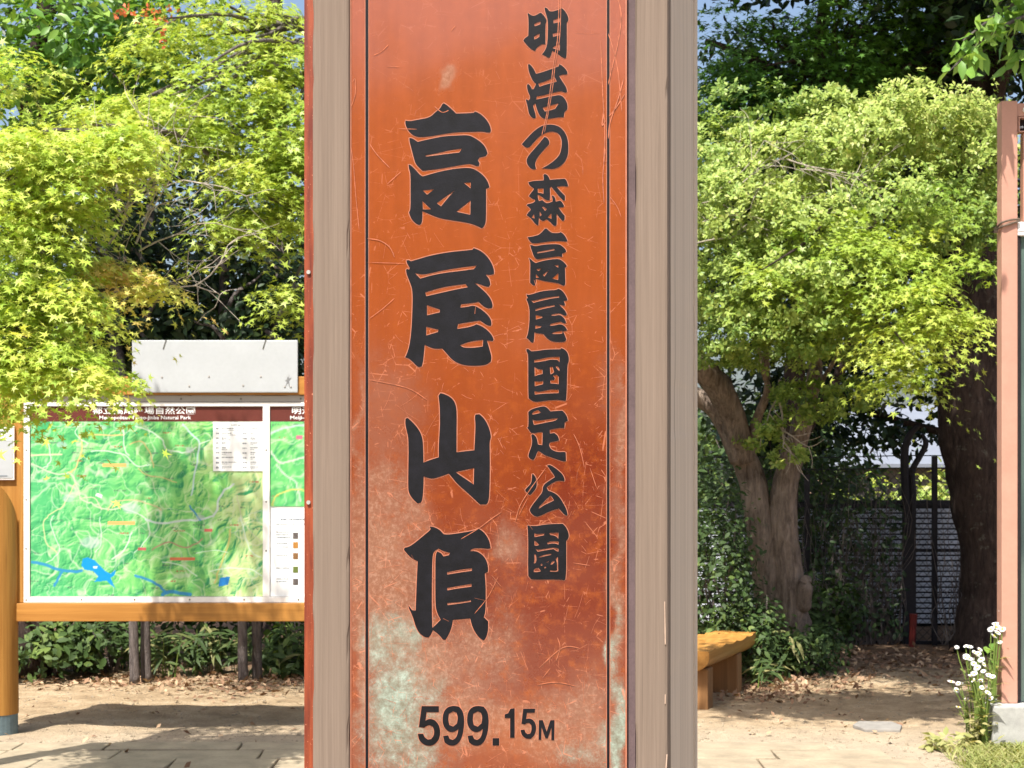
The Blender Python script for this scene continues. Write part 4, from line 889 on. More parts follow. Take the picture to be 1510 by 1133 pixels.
# ------------------------------------------------------------------ leaves
def tmpl(kind):
    if kind == 'maple':
        v = [(0, .30, 0)]; tips = [(-90, .34), (-58, .20), (-30, .60), (-2, .24), (24, .84), (58, .26), (90, 1.0), (122, .26), (156, .84), (182, .24), (210, .60), (238, .20), (270, .34)]
        for a, r_ in tips: v.append((r_ * .92 * math.cos(R(a)), .30 + r_ * .7 * math.sin(R(a)), -.10 * r_ * r_))
        k = len(tips); v = np.array(v); v[1] = v[k] = (0, .0, 0)
        return v, np.array([(0, i, i + 1) for i in range(1, k)])
    if kind == 'oval':
        v = np.array([(0,0,0), (.22,.28,.05), (0,.3,0), (-.22,.28,.05), (.24,.6,.02), (0,.62,-.03), (-.24,.6,.02), (0,1.05,-.13)])
        return v, np.array([(0,1,2),(0,2,3),(1,4,5),(1,5,2),(2,5,6),(2,6,3),(4,7,5),(5,7,6)])
    if kind == 'small':
        v = np.array([(0,0,0), (.25,.55,.05), (0,.55,0), (-.25,.55,.05), (0,1,-.06)])
        return v, np.array([(0,1,2),(0,2,3),(1,4,2),(2,4,3)])
    if kind == 'blade':
        v = np.array([(-.045,0,0), (.045,0,0), (-.04,.4,.05), (.04,.4,.05), (-.025,.75,0), (.025,.75,0), (0,1,-.16)])
        return v, np.array([(0,1,3),(0,3,2),(2,3,5),(2,5,4),(4,5,6)])
    if kind == 'lance':
        v = np.array([(0,0,0), (.085,.3,.02), (0,.32,-.02), (-.085,.3,.02), (.07,.65,-.03), (-.07,.65,-.03), (0,1,-.2)])
        return v, np.array([(0,1,2),(0,2,3),(1,4,2),(2,4,5),(2,5,3),(4,6,5)])
TM = {k: tmpl(k) for k in ('maple', 'oval', 'small', 'blade', 'lance')}
def leaf_mesh(name, pos, nrm, size, kind, tint=None, axis_=None):
    v, t = TM[kind]; n_ = len(pos); k = len(v)
    nrm = nrm / (np.linalg.norm(nrm, axis=1, keepdims=True) + 1e-9)
    a = axis_ if axis_ is not None else rng.normal(size=(n_, 3))
    ta = a - (a * nrm).sum(1, keepdims=True) * nrm; ta /= np.linalg.norm(ta, axis=1, keepdims=True) + 1e-9
    tb = np.cross(ta, nrm)
    s = (size * (1 if np.ndim(size) else np.ones(n_)))[:, None, None]
    V = pos[:, None, :] + s * (v[None, :, 0:1] * tb[:, None, :] + (v[None, :, 1:2]) * ta[:, None, :] + v[None, :, 2:3] * nrm[:, None, :])
    T = (t[None] + (np.arange(n_) * k)[:, None, None]).reshape(-1, 3)
    if tint is None: tint = rng.random(n_)
    return tri_mesh(name, V.reshape(-1, 3), T, {'tint': ('FLOAT', np.repeat(np.clip(tint, 0, 1), k))})
def px_r(px, d): return px * d / F
def clump_pos(c, rad, n_, sub, spread, shell=.5, flat=1.0):
    """leaf positions in an ellipsoid: gathered round random sub-centres near its skin; returns positions and outward normals"""
    u = rng.normal(size=(sub, 3)); u /= np.linalg.norm(u, axis=1, keepdims=True)
    cs = u * (shell + (1 - shell) * rng.random((sub, 1)) ** .6)
    own = rng.integers(0, sub, n_)
    p = cs[own] + rng.normal(size=(n_, 3)) * spread * np.array((1, 1, flat))
    return np.array(c) + p * np.array(rad), p, own
def foliage(spec, kind, size, upw=.7, outw=.6, rnd=.5, size_var=.3, droop=0.0):
    """spec: list of (px, py, depth, rx px, ry px, rdepth m, n, sub, spread, tint0)"""
    PP, NN, SS, TT = [], [], [], []
    for (px, py, d, rx, ry, rd, n_, sub, spread, t0) in spec:
        c = P(px, py, d); rad = (px_r(rx, d), rd, px_r(ry, d))
        p, out, own = clump_pos(c, rad, n_, sub, spread)
        nn = np.array((0, -.15, upw)) + out * outw + rng.normal(size=(n_, 3)) * rnd
        PP.append(p); NN.append(nn); SS.append(size * (1 + size_var * rng.normal(size=n_)).clip(.5, 1.6))
        st = rng.random(sub) * .5
        TT.append(t0 + st[own] - .25 + rng.normal(size=n_) * .14)
    return np.concatenate(PP), np.concatenate(NN), np.concatenate(SS), np.concatenate(TT)
def sprays(spec, size, tilt=.25, per=(60, 110), R0=(.16, .34), rnd=.35):
    """layered maple sprays: flat drooping fans of leaves. spec: (px, py, depth, rx px, ry px, rdepth, number of sprays, tint0)"""
    PP, NN, SS, TT, CC = [], [], [], [], []
    for (px, py, d, rx, ry, rd, ns_, t0) in spec:
        c = P(px, py, d)
        for _ in range(ns_):
            u = rng.normal(size=3); u /= np.linalg.norm(u); u *= rng.random() ** .38
            cc = c + u * np.array((px_r(rx, d), rd, px_r(ry, d)))
            k = rng.integers(*per); Rr = R0[0] + rng.random() * (R0[1] - R0[0])
            az = rng.random() * 6.28; el = 1.6
            ax = np.array((math.cos(az), math.sin(az)))
            q = rng.normal(size=(k, 2)) * .5; q = q * Rr
            al = q @ ax; q = q + np.outer(al, ax) * (el - 1)
            r2 = (q ** 2).sum(1) / Rr
            sx, sy = rng.normal(0, tilt), -.25 + rng.normal(0, tilt)
            z = q[:, 0] * sx + q[:, 1] * sy * -1 * .6 - .38 * r2 + rng.normal(size=k) * .018
            PP.append(cc + np.stack((q[:, 0], q[:, 1], z), 1))
            NN.append(np.array((0, -.25, 1.0)) + np.concatenate((q / Rr * .55, np.zeros((k, 1))), 1) + rng.normal(size=(k, 3)) * rnd)
            SS.append(size * (1 + .25 * rng.normal(size=k)).clip(.5, 1.5)); TT.append(t0 + rng.normal(0, .13) + rng.normal(size=k) * .1); CC.append(cc)
    return np.concatenate(PP), np.concatenate(NN), np.concatenate(SS), np.concatenate(TT), CC

def rosettes(spec, size, upw=.55, outw=.8, per=7):
    """whorls of small leaves at the shoot tips of a dense shrub"""
    PP, NN, SS, TT, AX = [], [], [], [], []
    for (px, py, d, rx, ry, rd, n_, t0) in spec:
        c = P(px, py, d); rad = np.array((px_r(rx, d), rd, px_r(ry, d))); k = n_ // per
        sub = max(10, k // 16); p, out, own = clump_pos(c, rad, k, sub, .16, .6)
        ax = np.array((-.12, -.35, upw)) + out * outw + rng.normal(size=(k, 3)) * .3; ax /= np.linalg.norm(ax, axis=1, keepdims=True)
        for j in range(per):
            r_ = rng.normal(size=(k, 3)); r_ -= (r_ * ax).sum(1, keepdims=True) * ax; r_ /= np.linalg.norm(r_, axis=1, keepdims=True)
            PP.append(p + r_ * .004 - ax * .012 * (j % 3)); AX.append(r_ + ax * .45); NN.append(ax - r_ * .4 + rng.normal(size=(k, 3)) * .15)
            SS.append(size * (.75 + .5 * rng.random(k))); TT.append(t0 + (rng.random(sub) * .4 - .2)[own] + rng.normal(size=k) * .1 + .06 * (2 - j % 3))
    return [np.concatenate(x) for x in (PP, NN, SS, TT, AX)]
def limb(mb, a, b, r0, r1, sag=.12, n_=6):
    a, b = np.array(a, float), np.array(b, float); L = np.linalg.norm(b - a)
    mid1 = a + (b - a) * .35 + rng.normal(size=3) * L * .05 + np.array((0, 0, sag * L)); mid2 = a + (b - a) * .7 + rng.normal(size=3) * L * .05 + np.array((0, 0, sag * L * .7))
    mb.tube([a, mid1, mid2, b], [r0, r0 * .75 + r1 * .25, r0 * .4 + r1 * .6, r1], n_, 4, .1)
    return mid1, mid2
def twigs(mb, start, dirn, length, r, depth, spread=.7, n_=5):
    """bare branching twigs"""
    d = np.array(dirn, float); d /= np.linalg.norm(d)
    p = [np.array(start, float)]; k = 3
    for i in range(k):
        d = d + rng.normal(size=3) * .22; d /= np.linalg.norm(d); p.append(p[-1] + d * length / k)
    mb.tube(p, np.linspace(r, r * .5, k + 1), n_, 2, .1, False)
    if depth:
        for q in (p[1], p[2], p[3], p[3]):
            e = d + rng.normal(size=3) * spread; e[1] *= .6
            twigs(mb, q, e, length * (.5 + .3 * rng.random()), r * .55, depth - 1, spread, n_)
def tree(name, label, base, trunk_pts, trunk_r, limbs, leafs, mat, bark_, group=None, cat='tree', crown='crown', jit=.12):
    """base: foot point; trunk_pts absolute; limbs: list of (from, to, r0, r1); leafs: crown mesh in world coordinates"""
    o = empty(name, base, 0, label, cat, group); off = np.array(base)
    m = MB(); m.tube([np.array(p) - off for p in trunk_pts], trunk_r, 12, 5, jit)
    for (a, b, r0, r1) in limbs: limb(m, np.array(a) - off, np.array(b) - off, r0, r1)
    m.build('trunk', bark_, o, smooth=True)
    if leafs is not None:
        c = link(crown, leafs, mat, o); c.location = -off
    return o

# ------------------------------------------------------------------ trees and shrubs, near side of the map board
def G(px, d):                                          # a foot point on the ground under a photo column
    return ((px - CX) / F * d, d, 0.0)
# the maple whose layered sprays hang in front of the board
p, nn, ss, tt, cc = sprays([
    (60, 235, 8.0, 80, 34, .5, 34, .6), (150, 225, 8.1, 62, 26, .5, 24, .66), (30, 310, 7.9, 70, 36, .5, 26, .55), (110, 300, 8.1, 56, 26, .45, 17, .5), (180, 205, 8.2, 40, 18, .4, 14, .6), (70, 370, 8.0, 55, 26, .45, 14, .5),
    (30, 440, 7.8, 55, 44, .45, 32, .6), (95, 440, 7.9, 42, 40, .45, 22, .62), (40, 520, 7.7, 62, 34, .4, 30, .56), (100, 530, 7.7, 52, 18, .4, 18, .5), (160, 556, 7.7, 34, 7, .3, 6, .55), (30, 556, 7.8, 60, 16, .4, 15, .58),
    (165, 395, 8.2, 34, 14, .3, 9, .92), (215, 420, 8.2, 26, 10, .25, 6, .95), (-6, 606, 7.7, 18, 6, .25, 2, .4), (-60, 420, 8, 80, 200, .6, 46, .55), (-40, 120, 8.2, 110, 80, .6, 20, .5), (-110, -350, 8.2, 60, 70, .3, 12, .5), (10, -330, 8.2, 40, 50, .3, 6, .5)], .039, R0=(.09, .2), per=(60, 100))  # last two groups are unseen upper sprays added to shade the map
root = G(-150, 8.4)
limbs = []
hub = P(-110, 520, 8.4); hub2 = P(-100, 330, 8.4)
for c in cc[::5]: limbs.append((hub if c[2] < hub[2] + .35 else hub2, c - np.array((0, 0, .02)), .02, .004))
m = leaf_mesh('maple_crown', p, nn, ss, 'maple', tt)
maple = tree('maple_tree', 'yellow-green maple with leafy sprays hanging over the corner of the map board', root, [root, P(-140, 800, 8.4), P(-120, 600, 8.4), hub, hub2, P(-80, 150, 8.4)], [.1, .085, .07, .06, .045, .02], limbs, m, M['maple_y'], M['bark_grey'], 'maples round the clearing')
mt = MB(); off = np.array(root)
for (a, d_, L, r) in [(P(160, 430, 8.3), (.9, 0, .1), .42, .007), (P(160, 330, 8.4), (.7, 0, .7), .42, .006), (P(160, 360, 8.4), (.4, 0, 1), .4, .006), (P(205, 370, 8.4), (1, 0, .4), .35, .005), (P(50, 380, 8.2), (.5, 0, .5), .3, .006), (P(45, 400, 8.2), (1, 0, -.3), .3, .005), (P(200, 360, 8.5), (.25, 0, 1), .45, .006), (P(210, 340, 8.5), (.5, 0, .9), .4, .005)]:
    twigs(mt, a - off, d_, L, r, 2, .75)
mt.build('bare_twigs', M['twig'], maple, kind='stuff')

# the second maple, its upper tiers reaching behind the marker
p, nn, ss, tt, cc = sprays([
    (330, 20, 11.6, 130, 26, .8, 20, .55), (250, 55, 11.4, 80, 24, .7, 12, .6), (395, 95, 11.4, 60, 30, .7, 15, .58), (300, 130, 11.3, 90, 25, .7, 16, .5), (400, 150, 11.3, 50, 35, .6, 14, .55),
    (210, 170, 11.0, 90, 22, .7, 18, .62), (130, 195, 10.8, 60, 18, .6, 8, .55), (290, 190, 11.1, 70, 30, .7, 16, .56), (400, 230, 11.0, 50, 35, .6, 15, .52), (365, 268, 10.9, 45, 26, .5, 11, .64), (410, 310, 10.9, 40, 30, .5, 9, .5), (345, 335, 10.9, 30, 16, .4, 5, .5), (430, 440, 11.0, 16, 36, .4, 5, .5), (330, 232, 11.2, 40, 20, .5, 6, .6), (480, 200, 11.3, 80, 220, .8, 26, .5)], .049, per=(75, 130), R0=(.15, .3))
root = G(520, 11.8); hub = P(515, 330, 11.8); hub2 = P(505, 90, 11.8)
limbs = [(hub if c[2] < hub[2] + .5 else hub2, c - np.array((0, 0, .02)), .024, .005) for c in cc[::5]]
m = leaf_mesh('maple_crown', p, nn, ss, 'maple', tt)
maple2 = tree('maple_tree', 'fresh green maple spreading flat tiers beside the upper part of the marker post', root, [root, P(522, 800, 11.8), P(510, 560, 11.8), hub, hub2, P(470, -150, 11.8)], [.12, .1, .09, .075, .05, .02], limbs, m, M['maple_g'], M['bark_grey'], 'maples round the clearing')
off = np.array(root)
kp = []
for (x, y) in ((183, 12), (200, 25), (214, 22), (228, 30), (240, 24), (250, 18), (243, 45), (190, 20), (172, 22), (222, 14), (240, 62)):
    for _ in range(7): kp.append(P(x, y, 11.0) + rng.normal(size=3) * .016)
kp = np.array(kp)
o = link('maple_keys', leaf_mesh('maple_keys', kp, rng.normal(size=kp.shape) + np.array((0, -1, .3)), .04 * np.ones(len(kp)), 'small'), M['samara'], maple2); o.location = -off; o['kind'] = 'stuff'

# broad-leaved tree at the upper corner
spec = [(70, 60, 11.9, 90, 50, .8, 460, 26, .26, .62), (30, 150, 11.9, 60, 45, .7, 260, 18, .26, .55), (150, 110, 12.3, 70, 50, .7, 380, 24, .26, .42), (215, 120, 12.6, 60, 55, .6, 420, 26, .26, .32), (130, 30, 12.0, 90, 40, .7, 320, 20, .26, .6), (200, 60, 12.8, 60, 40, .6, 260, 18, .3, .25), (90, 130, 12.1, 40, 22, .5, 110, 8, .3, .75), (-60, 60, 12, 90, 120, .9, 500, 30, .3, .5), (120, -60, 12.2, 200, 70, .9, 700, 36, .3, .5)]
p, nn, ss, tt = foliage(spec, 'oval', .095, .7, .5, .45)
root = G(48, 13.0)
m = leaf_mesh('leafy_crown', p, nn, ss, 'oval', tt)
tree('broadleaf_tree', 'broad-leaved green tree with a dark trunk behind the yellow-green maple', root, [root, P(45, 700, 13), P(52, 400, 13), P(48, 220, 13), P(62, 60, 13), P(80, -120, 13)], [.17, .15, .13, .12, .08, .03],
     [(P(52, 230, 13), P(160, 90, 12.5), .05, .012), (P(52, 200, 13), P(-40, 60, 12.4), .05, .012), (P(60, 80, 13), P(130, 20, 12.3), .03, .008), (P(50, 260, 13), P(215, 130, 12.7), .04, .01), (P(60, 100, 13), P(40, 30, 12.1), .03, .01)], m, M['broad'], M['bark_dark'])

# slim dark evergreens behind the board (their stems show under it)
stems = [(199, 12.55, 168, 'slim dark-leaved tree with a grey stem standing under the middle of the map panel'), (216, 12.65, 215, 'slim dark-leaved tree whose thin stem nearly touches its grey neighbour'), (359, 12.6, 330, 'slim dark-leaved tree with a bent stem at the edge of the bamboo grass'), (380, 12.7, 410, 'slim dark-leaved tree with the thicker stem beside the bamboo grass')]
for i, (px, d, cx, lab) in enumerate(stems):
    d0 = d; d = d + .5
    spec = [(cx, 480, d + .3, 70, 55, .6, 900, 40, .22, .4), (cx + 10, 400, d + .5, 60, 55, .6, 560, 34, .24, .35), (cx - 5, 330, d + .6, 55, 50, .6, 380, 30, .24, .3), (cx + 30, 520, d + .6, 90, 45, .7, 800, 34, .24, .3)]
    p, nn, ss, tt = foliage(spec, 'oval', .075, .5, .4, .6)
    d = d0; root = G(px, d)
    m = leaf_mesh('dark_crown', p, nn, ss, 'oval', tt)
    tree('slender_tree', lab, root, [root, P(px - 2, 920, d), P(px - 4, 760, d), P((px + cx) / 2, 600, d + .1), P(cx, 460, d + .8), P(cx + 6, 320, d + 1.0), P(cx + 12, 180, d + 1.2)], [.04, .034, .045, .05, .045, .035, .012],
         [(P(cx, 470, d + .3), P(cx + 60, 400, d + .6), .02, .005), (P(cx + 3, 400, d + .4), P(cx - 55, 360, d + .6), .02, .005), (P(cx, 500, d + .3), P(cx - 50, 470, d + .5), .02, .005)], m, M['evergreen'], M['bark_grey'], 'slim dark-leaved trees behind the board')

# tall dark conifer-like trees farther off that close the view
def tall_tree(name, label, px, d, r, spec, size, kind, mat, group, top=-300, lean=0):
    root = G(px, d); p, nn, ss, tt = foliage(spec, kind, size, .5, .4, .6)
    m = leaf_mesh('dark_crown', p, nn, ss, kind, tt)
    lb = [(P(px + lean * .5, s[1] + 30, d), P(s[0], s[1], s[2]), .04, .01) for s in spec[::2]]
    return tree(name, label, root, [root, P(px, 800, d), P(px + lean * .4, 560, d), P(px + lean * .7, 250, d), P(px + lean, top, d)], [r * 1.25, r, r * .92, r * .8, r * .3], lb, m, mat, M['bark_dark'], group)
gdark = 'tall dark trees round the clearing'
tall_tree('tall_tree', 'dark trunk of a tall evergreen showing through the gap above the grey cover panel', 182, 15.2, .17, [(180, 250, 15.4, 110, 60, .9, 900, 40, .26, .3), (140, 380, 15.5, 120, 70, .9, 1300, 44, .26, .28), (250, 300, 15.8, 90, 70, .9, 620, 40, .2, .25), (90, 520, 15.6, 130, 70, .9, 1500, 44, .26, .25), (180, 80, 15.6, 160, 100, 1.1, 1500, 50, .26, .35), (250, 520, 15.9, 130, 40, .9, 1200, 40, .26, .25)], .085, 'oval', M['evergreen'], gdark)
tall_tree('tall_tree', 'thin-crowned dark evergreen letting the pale sky through beside the marker post', 405, 16.5, .13, [(350, 400, 16.6, 100, 50, .9, 620, 44, .16, .25), (400, 470, 16.7, 80, 45, .9, 900, 40, .2, .25), (300, 440, 16.8, 60, 55, .8, 520, 34, .2, .25), (420, 340, 16.6, 60, 60, .8, 420, 34, .16, .3), (390, 200, 16.8, 120, 80, 1, 800, 44, .2, .3), (480, 420, 16.7, 60, 130, .9, 900, 40, .26, .3)], .085, 'oval', M['evergreen'], gdark)

# the bushes and bamboo grass along the back of the clearing
def bush(label, px, d, wpx, top, n_, size, mat, kind='oval', t0=.5, depth=.5, name='leafy_bush', group='bushes along the edge of the clearing', gapy=.22, upw=.6):
    root = G(px, d); bot = YH + H * F / d
    spec = [(px, (bot + top) / 2 + 8, d, wpx, (bot - top) / 2 * .9, depth, n_, max(14, n_ // 28), gapy, t0)]
    p, nn, ss, tt = foliage(spec, kind, size, upw, .7, .5)
    keep = p[:, 2] > .01; p, nn, ss, tt = p[keep], nn[keep], ss[keep], tt[keep]
    o = empty(name, root, 0, label, 'shrub', group)
    mb = MB()
    for _ in range(9):
        b = P(px + (rng.random() - .5) * wpx * 1.5, bot + (top - bot) * (.45 + .5 * rng.random()), d + (rng.random() - .5) * depth)
        limb(mb, np.array(((rng.random() - .5) * .12, (rng.random() - .5) * .1, -.02)), b - np.array(root), .012, .004, .05, 5)
    mb.build('stems', M['bark_grey'], o, kind='stuff')
    c = link('foliage', leaf_mesh('foliage', p, nn, ss, kind, tt), mat, o); c.location = -np.array(root); c['kind'] = 'stuff'
    return o
bush('bright leafy bush low beneath the corner of the map board beside the orange log', 75, 13.0, 62, 900, 950, .075, M['under'], t0=.62)
bush('dark green bush beneath the board between the bright bush and the grey stem', 165, 13.2, 55, 890, 900, .07, M['under'], t0=.42)
bush('low bush with a few pale leaves beneath the board next to the marker post', 425, 13.2, 45, 900, 520, .075, M['under'], t0=.6)
bush('tall dark bush filling the space behind the map panel', 120, 13.9, 170, 640, 2600, .075, M['under'], t0=.25, depth=.4)
bush('tall dark bush behind the bamboo grass near the marker post', 370, 14.1, 160, 620, 2600, .075, M['under'], t0=.25, depth=.4)
bush('dense dark bush far behind the notice and the orange log', -90, 14.0, 140, 560, 1800, .075, M['under'], t0=.3, depth=.5)
def grass_tuft(label, px, d, wpx, hgt, n_, name='bamboo_grass', mat=None, size=.19):
    root = G(px, d); o = empty(name, root, 0, label, 'bamboo grass', 'tufts of bamboo grass')
    mb = MB(); PP, NN, AX = [], [], []
    for _ in range(max(6, n_ // 9)):
        x = (rng.random() - .5) * 2 * px_r(wpx, d); y = (rng.random() - .5) * .35; h_ = hgt * (.5 + .5 * rng.random())
        tipp = np.array((x + rng.normal() * .08, y - rng.random() * .06, h_))
        mb.tube([(x, y, -.02), (x * .6 + tipp[0] * .4, y, h_ * .5), tipp], [.005, .004, .002], 4, 2)
        for _k in range(9):
            t = .35 + .65 * rng.random(); a = rng.random() * 6.28
            PP.append((x + (tipp[0] - x) * t, y + (tipp[1] - y) * t, h_ * t)); AX.append((math.cos(a), math.sin(a) * .7 - .2, .3 + rng.normal() * .4)); NN.append((rng.normal() * .3, -.5, 1))
    mb.build('canes', M['stem'], o, kind='stuff')
    l = link('blades', leaf_mesh('blades', np.array(PP), np.array(NN), size * (.6 + .5 * rng.random(len(PP))), 'lance', None, np.array(AX)), mat or M['bamboo'], o); l['kind'] = 'stuff'
    return o
grass_tuft('clump of bamboo grass under the board close to the grey stem', 262, 13.0, 35, .36, 130)
grass_tuft('pale bamboo grass under the board between the two pairs of stems', 318, 13.1, 38, .4, 170)
grass_tuft('sparse bamboo grass at the foot of the thicker bent stems', 405, 12.9, 30, .36, 80)

# ------------------------------------------------------------------ the other side: the big pale shrub tree
spec = []
for (px, py, d, rx, ry, rd, n_, t0) in [(1150, 240, 12.6, 110, 55, .8, 2600, .6), (1260, 210, 12.7, 100, 50, .8, 2400, .62), (1360, 190, 12.7, 85, 45, .8, 2200, .68), (1430, 240, 12.8, 50, 60, .7, 1500, .6), (1090, 320, 12.4, 80, 70, .8, 2300, .62), (1190, 340, 12.2, 90, 60, .8, 2400, .6), (1300, 310, 12.3, 90, 60, .8, 2400, .52),
        (1400, 320, 12.7, 70, 60, .7, 1500, .4), (1080, 430, 12.3, 60, 55, .7, 1700, .5), (1160, 430, 12.1, 80, 50, .7, 1900, .56), (1250, 410, 12.1, 80, 50, .7, 1700, .56), (1090, 500, 12.3, 55, 28, .6, 800, .4), (1180, 490, 12.2, 70, 26, .6, 800, .45), (1060, 240, 12.8, 50, 60, .7, 900, .5), (1330, 155, 12.9, 60, 30, .6, 700, .7), (1220, 165, 12.9, 70, 22, .6, 420, .6), (1420, 175, 12.9, 50, 24, .5, 380, .7), (1460, 280, 12.8, 26, 50, .5, 420, .55), (980, 340, 12.6, 90, 150, .9, 2600, .5), (1120, 160, 13.0, 90, 30, .7, 900, .3), (1460, 360, 13.0, 30, 90, .6, 700, .25), (1150, 520, 12.4, 80, 30, .6, 1000, .35), (1240, 500, 12.4, 80, 34, .6, 1000, .4), (1310, 500, 12.6, 50, 40, .5, 700, .35), (1190, 590, 12.9, 60, 30, .5, 650, .35), (1120, 640, 13.1, 34, 26, .4, 320, .4), (1250, 590, 13.0, 60, 34, .5, 560, .3), (1160, 670, 13.0, 30, 16, .3, 180, .5), (1060, 520, 12.9, 50, 34, .5, 500, .3)]:
    spec.append((px, py, d, rx, ry, rd, int(n_ * 2.6), t0))
p, nn, ss, tt, aa = rosettes(spec, .041)
root = G(1150, 13.6)
m = leaf_mesh('pale_crown', p, nn, ss, 'small', tt, aa)
bp = lambda px, py, d=13.6: P(px, py, d)
lim = [(bp(1105, 680), bp(1130, 560, 13.2), .05, .02), (bp(1170, 680), bp(1210, 520, 13.2), .05, .02), (bp(1130, 560, 13.2), bp(1120, 330, 12.6), .03, .008), (bp(1210, 520, 13.2), bp(1260, 320, 12.6), .03, .008), (bp(1210, 520, 13.2), bp(1360, 260, 12.7), .03, .008), (bp(1130, 560, 13.2), bp(1040, 420, 12.6), .03, .008), (bp(1210, 540, 13.2), bp(1150, 440, 12.3), .025, .006), (bp(1190, 600, 13.3), bp(1290, 480, 12.6), .025, .006)]
big = tree('shrub_tree', 'wide pale yellow-green shrub tree on two leaning grey-brown stems behind the bench', root, [bp(1170, 985), bp(1150, 930), bp(1132, 850), bp(1120, 770), bp(1108, 705), bp(1085, 655), bp(1058, 605), bp(1010, 575)], [.22, .165, .13, .115, .11, .1, .085, .06], lim, m, M['shrub'], M['bark'])
off = np.array(root)
mb = MB(); mb.tube([bp(1178, 985, 13.55) - off, bp(1168, 920, 13.55) - off, bp(1160, 830, 13.55) - off, bp(1155, 750, 13.55) - off, bp(1163, 690, 13.55) - off, bp(1182, 630, 13.5) - off, bp(1205, 540, 13.3) - off], [.19, .15, .12, .11, .1, .085, .05], 12, 6, .12)
mb.tube([bp(1095, 680, 13.5) - off, bp(1082, 620, 13.4) - off, bp(1060, 570, 13.3) - off, bp(1020, 530, 13.2) - off], [.1, .1, .11, .09], 10, 5, .2)
mb.tube([bp(1185, 900, 13.45) - off, bp(1187, 870, 13.4) - off, bp(1190, 850, 13.42) - off], [.05, .065, .03], 8, 4, .3)
mb.build('second_stem', M['bark'], big, smooth=True)
mt = MB()
for (a, d_, L, r) in [(P(1035, 300, 12.0), (1, 0, .3), .55, .006), (P(1030, 330, 11.9), (1, 0, .1), .6, .006), (P(1020, 360, 12.0), (1, 0, .5), .5, .006), (P(1180, 250, 11.9), (1, 0, .05), .45, .006), (P(1160, 235, 12.0), (1, 0, -.1), .5, .006), (P(1150, 560, 12.9), (.1, 0, -1), .4, .012), (P(1060, 280, 12), (.8, 0, .5), .5, .005)]:
    twigs(mt, a - off, d_, L, r, 2, .7)
mt.build('bare_twigs', M['twig'], big, kind='stuff')

# bright maple branch in front of it, and the shaded maple above
p, nn, ss, tt, cc = sprays([(1300, 360, 11.5, 90, 28, .5, 10, .5), (1340, 420, 11.4, 60, 26, .45, 9, .6), (1395, 460, 11.3, 45, 12, .35, 5, .72), (1320, 490, 11.4, 40, 24, .4, 6, .62), (1335, 545, 11.4, 25, 22, .35, 4, .5), (1230, 330, 11.6, 70, 26, .5, 6, .45), (1390, 390, 11.6, 40, 20, .4, 4, .45), (1285, 440, 11.6, 50, 25, .4, 8, .5), (1380, 300, 12.0, 60, 30, .5, 5, .2), (1150, 400, 11.6, 60, 20, .4, 6, .5), (1400, 470, 11.3, 40, 10, .3, 5, .75), (1325, 520, 11.3, 34, 26, .3, 6, .7)], .047, per=(70, 120), R0=(.13, .27))
root = G(1170, 14.4); hub = P(1250, 520, 13.6); hub2 = P(1290, 420, 12.9)
limbs = [(hub, hub2, .045, .03)] + [(hub2, c - np.array((0, 0, .02)), .018, .005) for c in cc[::4]]
m = leaf_mesh('maple_crown', p, nn, ss, 'maple', tt)
tree('maple_tree', 'slim maple with one bright branch drooping in front of the pale shrub tree', root, [root, P(1164, 850, 14.3), P(1172, 680, 14.1), hub, P(1285, 330, 13.9), P(1300, 200, 14)], [.055, .045, .04, .04, .03, .015], limbs, m, M['maple_g'], M['bark_dark'], 'maples round the clearing')
p, nn, ss, tt, cc = sprays([(1200, 60, 14.2, 110, 50, .9, 22, .5), (1290, 30, 14.4, 100, 40, .9, 18, .45), (1130, 110, 14.3, 80, 30, .8, 9, .35), (1250, 110, 14.3, 90, 30, .8, 13, .4), (1400, 60, 14.6, 80, 60, .9, 14, .3), (1100, 30, 14.6, 70, 20, .8, 6, .3), (1350, 120, 14.4, 70, 25, .8, 9, .45), (1420, 200, 14.6, 60, 60, .8, 8, .2), (1090, 130, 14.4, 70, 30, .8, 14, .3), (1120, 175, 14.3, 90, 25, .7, 12, .35), (1060, 190, 14.4, 40, 25, .6, 10, .3), (1045, 150, 14.6, 30, 40, .6, 9, .25), (1060, 230, 14.2, 50, 25, .6, 8, .35), (1085, 100, 14.6, 40, 16, .5, 7, .25)], .06)
root = G(1160, 15.0); hub = P(1200, 200, 15); hub2 = P(1210, 60, 15)
limbs = [(hub, c, .025, .006) for c in cc[::4]] + [(hub, P(1040, 60, 14.8), .06, .02), (hub2, P(1420, 60, 14.8), .05, .02)]
m = leaf_mesh('maple_crown', p, nn, ss, 'maple', tt)
tree('maple_tree', 'deep green maple in the shade high above the pale shrub tree', root, [root, P(1158, 800, 15), P(1175, 500, 15), hub, hub2, P(1240, -200, 15)], [.12, .1, .09, .08, .06, .03], limbs, m, M['maple_d'], M['bark_dark'], 'maples round the clearing')

# the stout dark trunk and the high crowns that shade this corner
big_spec = [(1400, -150, 13.2, 300, 130, 1.5, 4200, 80, .24, .35), (1180, -190, 13.4, 300, 110, 1.4, 4200, 80, .24, .35), (1560, -60, 13.6, 220, 160, 1.4, 3000, 60, .24, .35), (1450, 60, 15.2, 130, 90, 1.0, 2200, 50, .24, .3), (1320, 130, 15.6, 150, 70, .9, 1900, 50, .24, .3), (1430, 330, 15.4, 90, 120, .8, 2200, 50, .24, .3), (1420, 480, 15.3, 80, 60, .7, 1100, 40, .24, .25), (1300, -120, 14.4, 260, 90, 1.0, 3600, 70, .24, .3), (1120, -120, 15.2, 200, 90, 1.0, 2600, 60, .24, .3)]
root = G(1452, 14.7)
p, nn, ss, tt = foliage(big_spec, 'oval', .1, .6, .4, .55)
m = leaf_mesh('dark_crown', p, nn, ss, 'oval', tt)
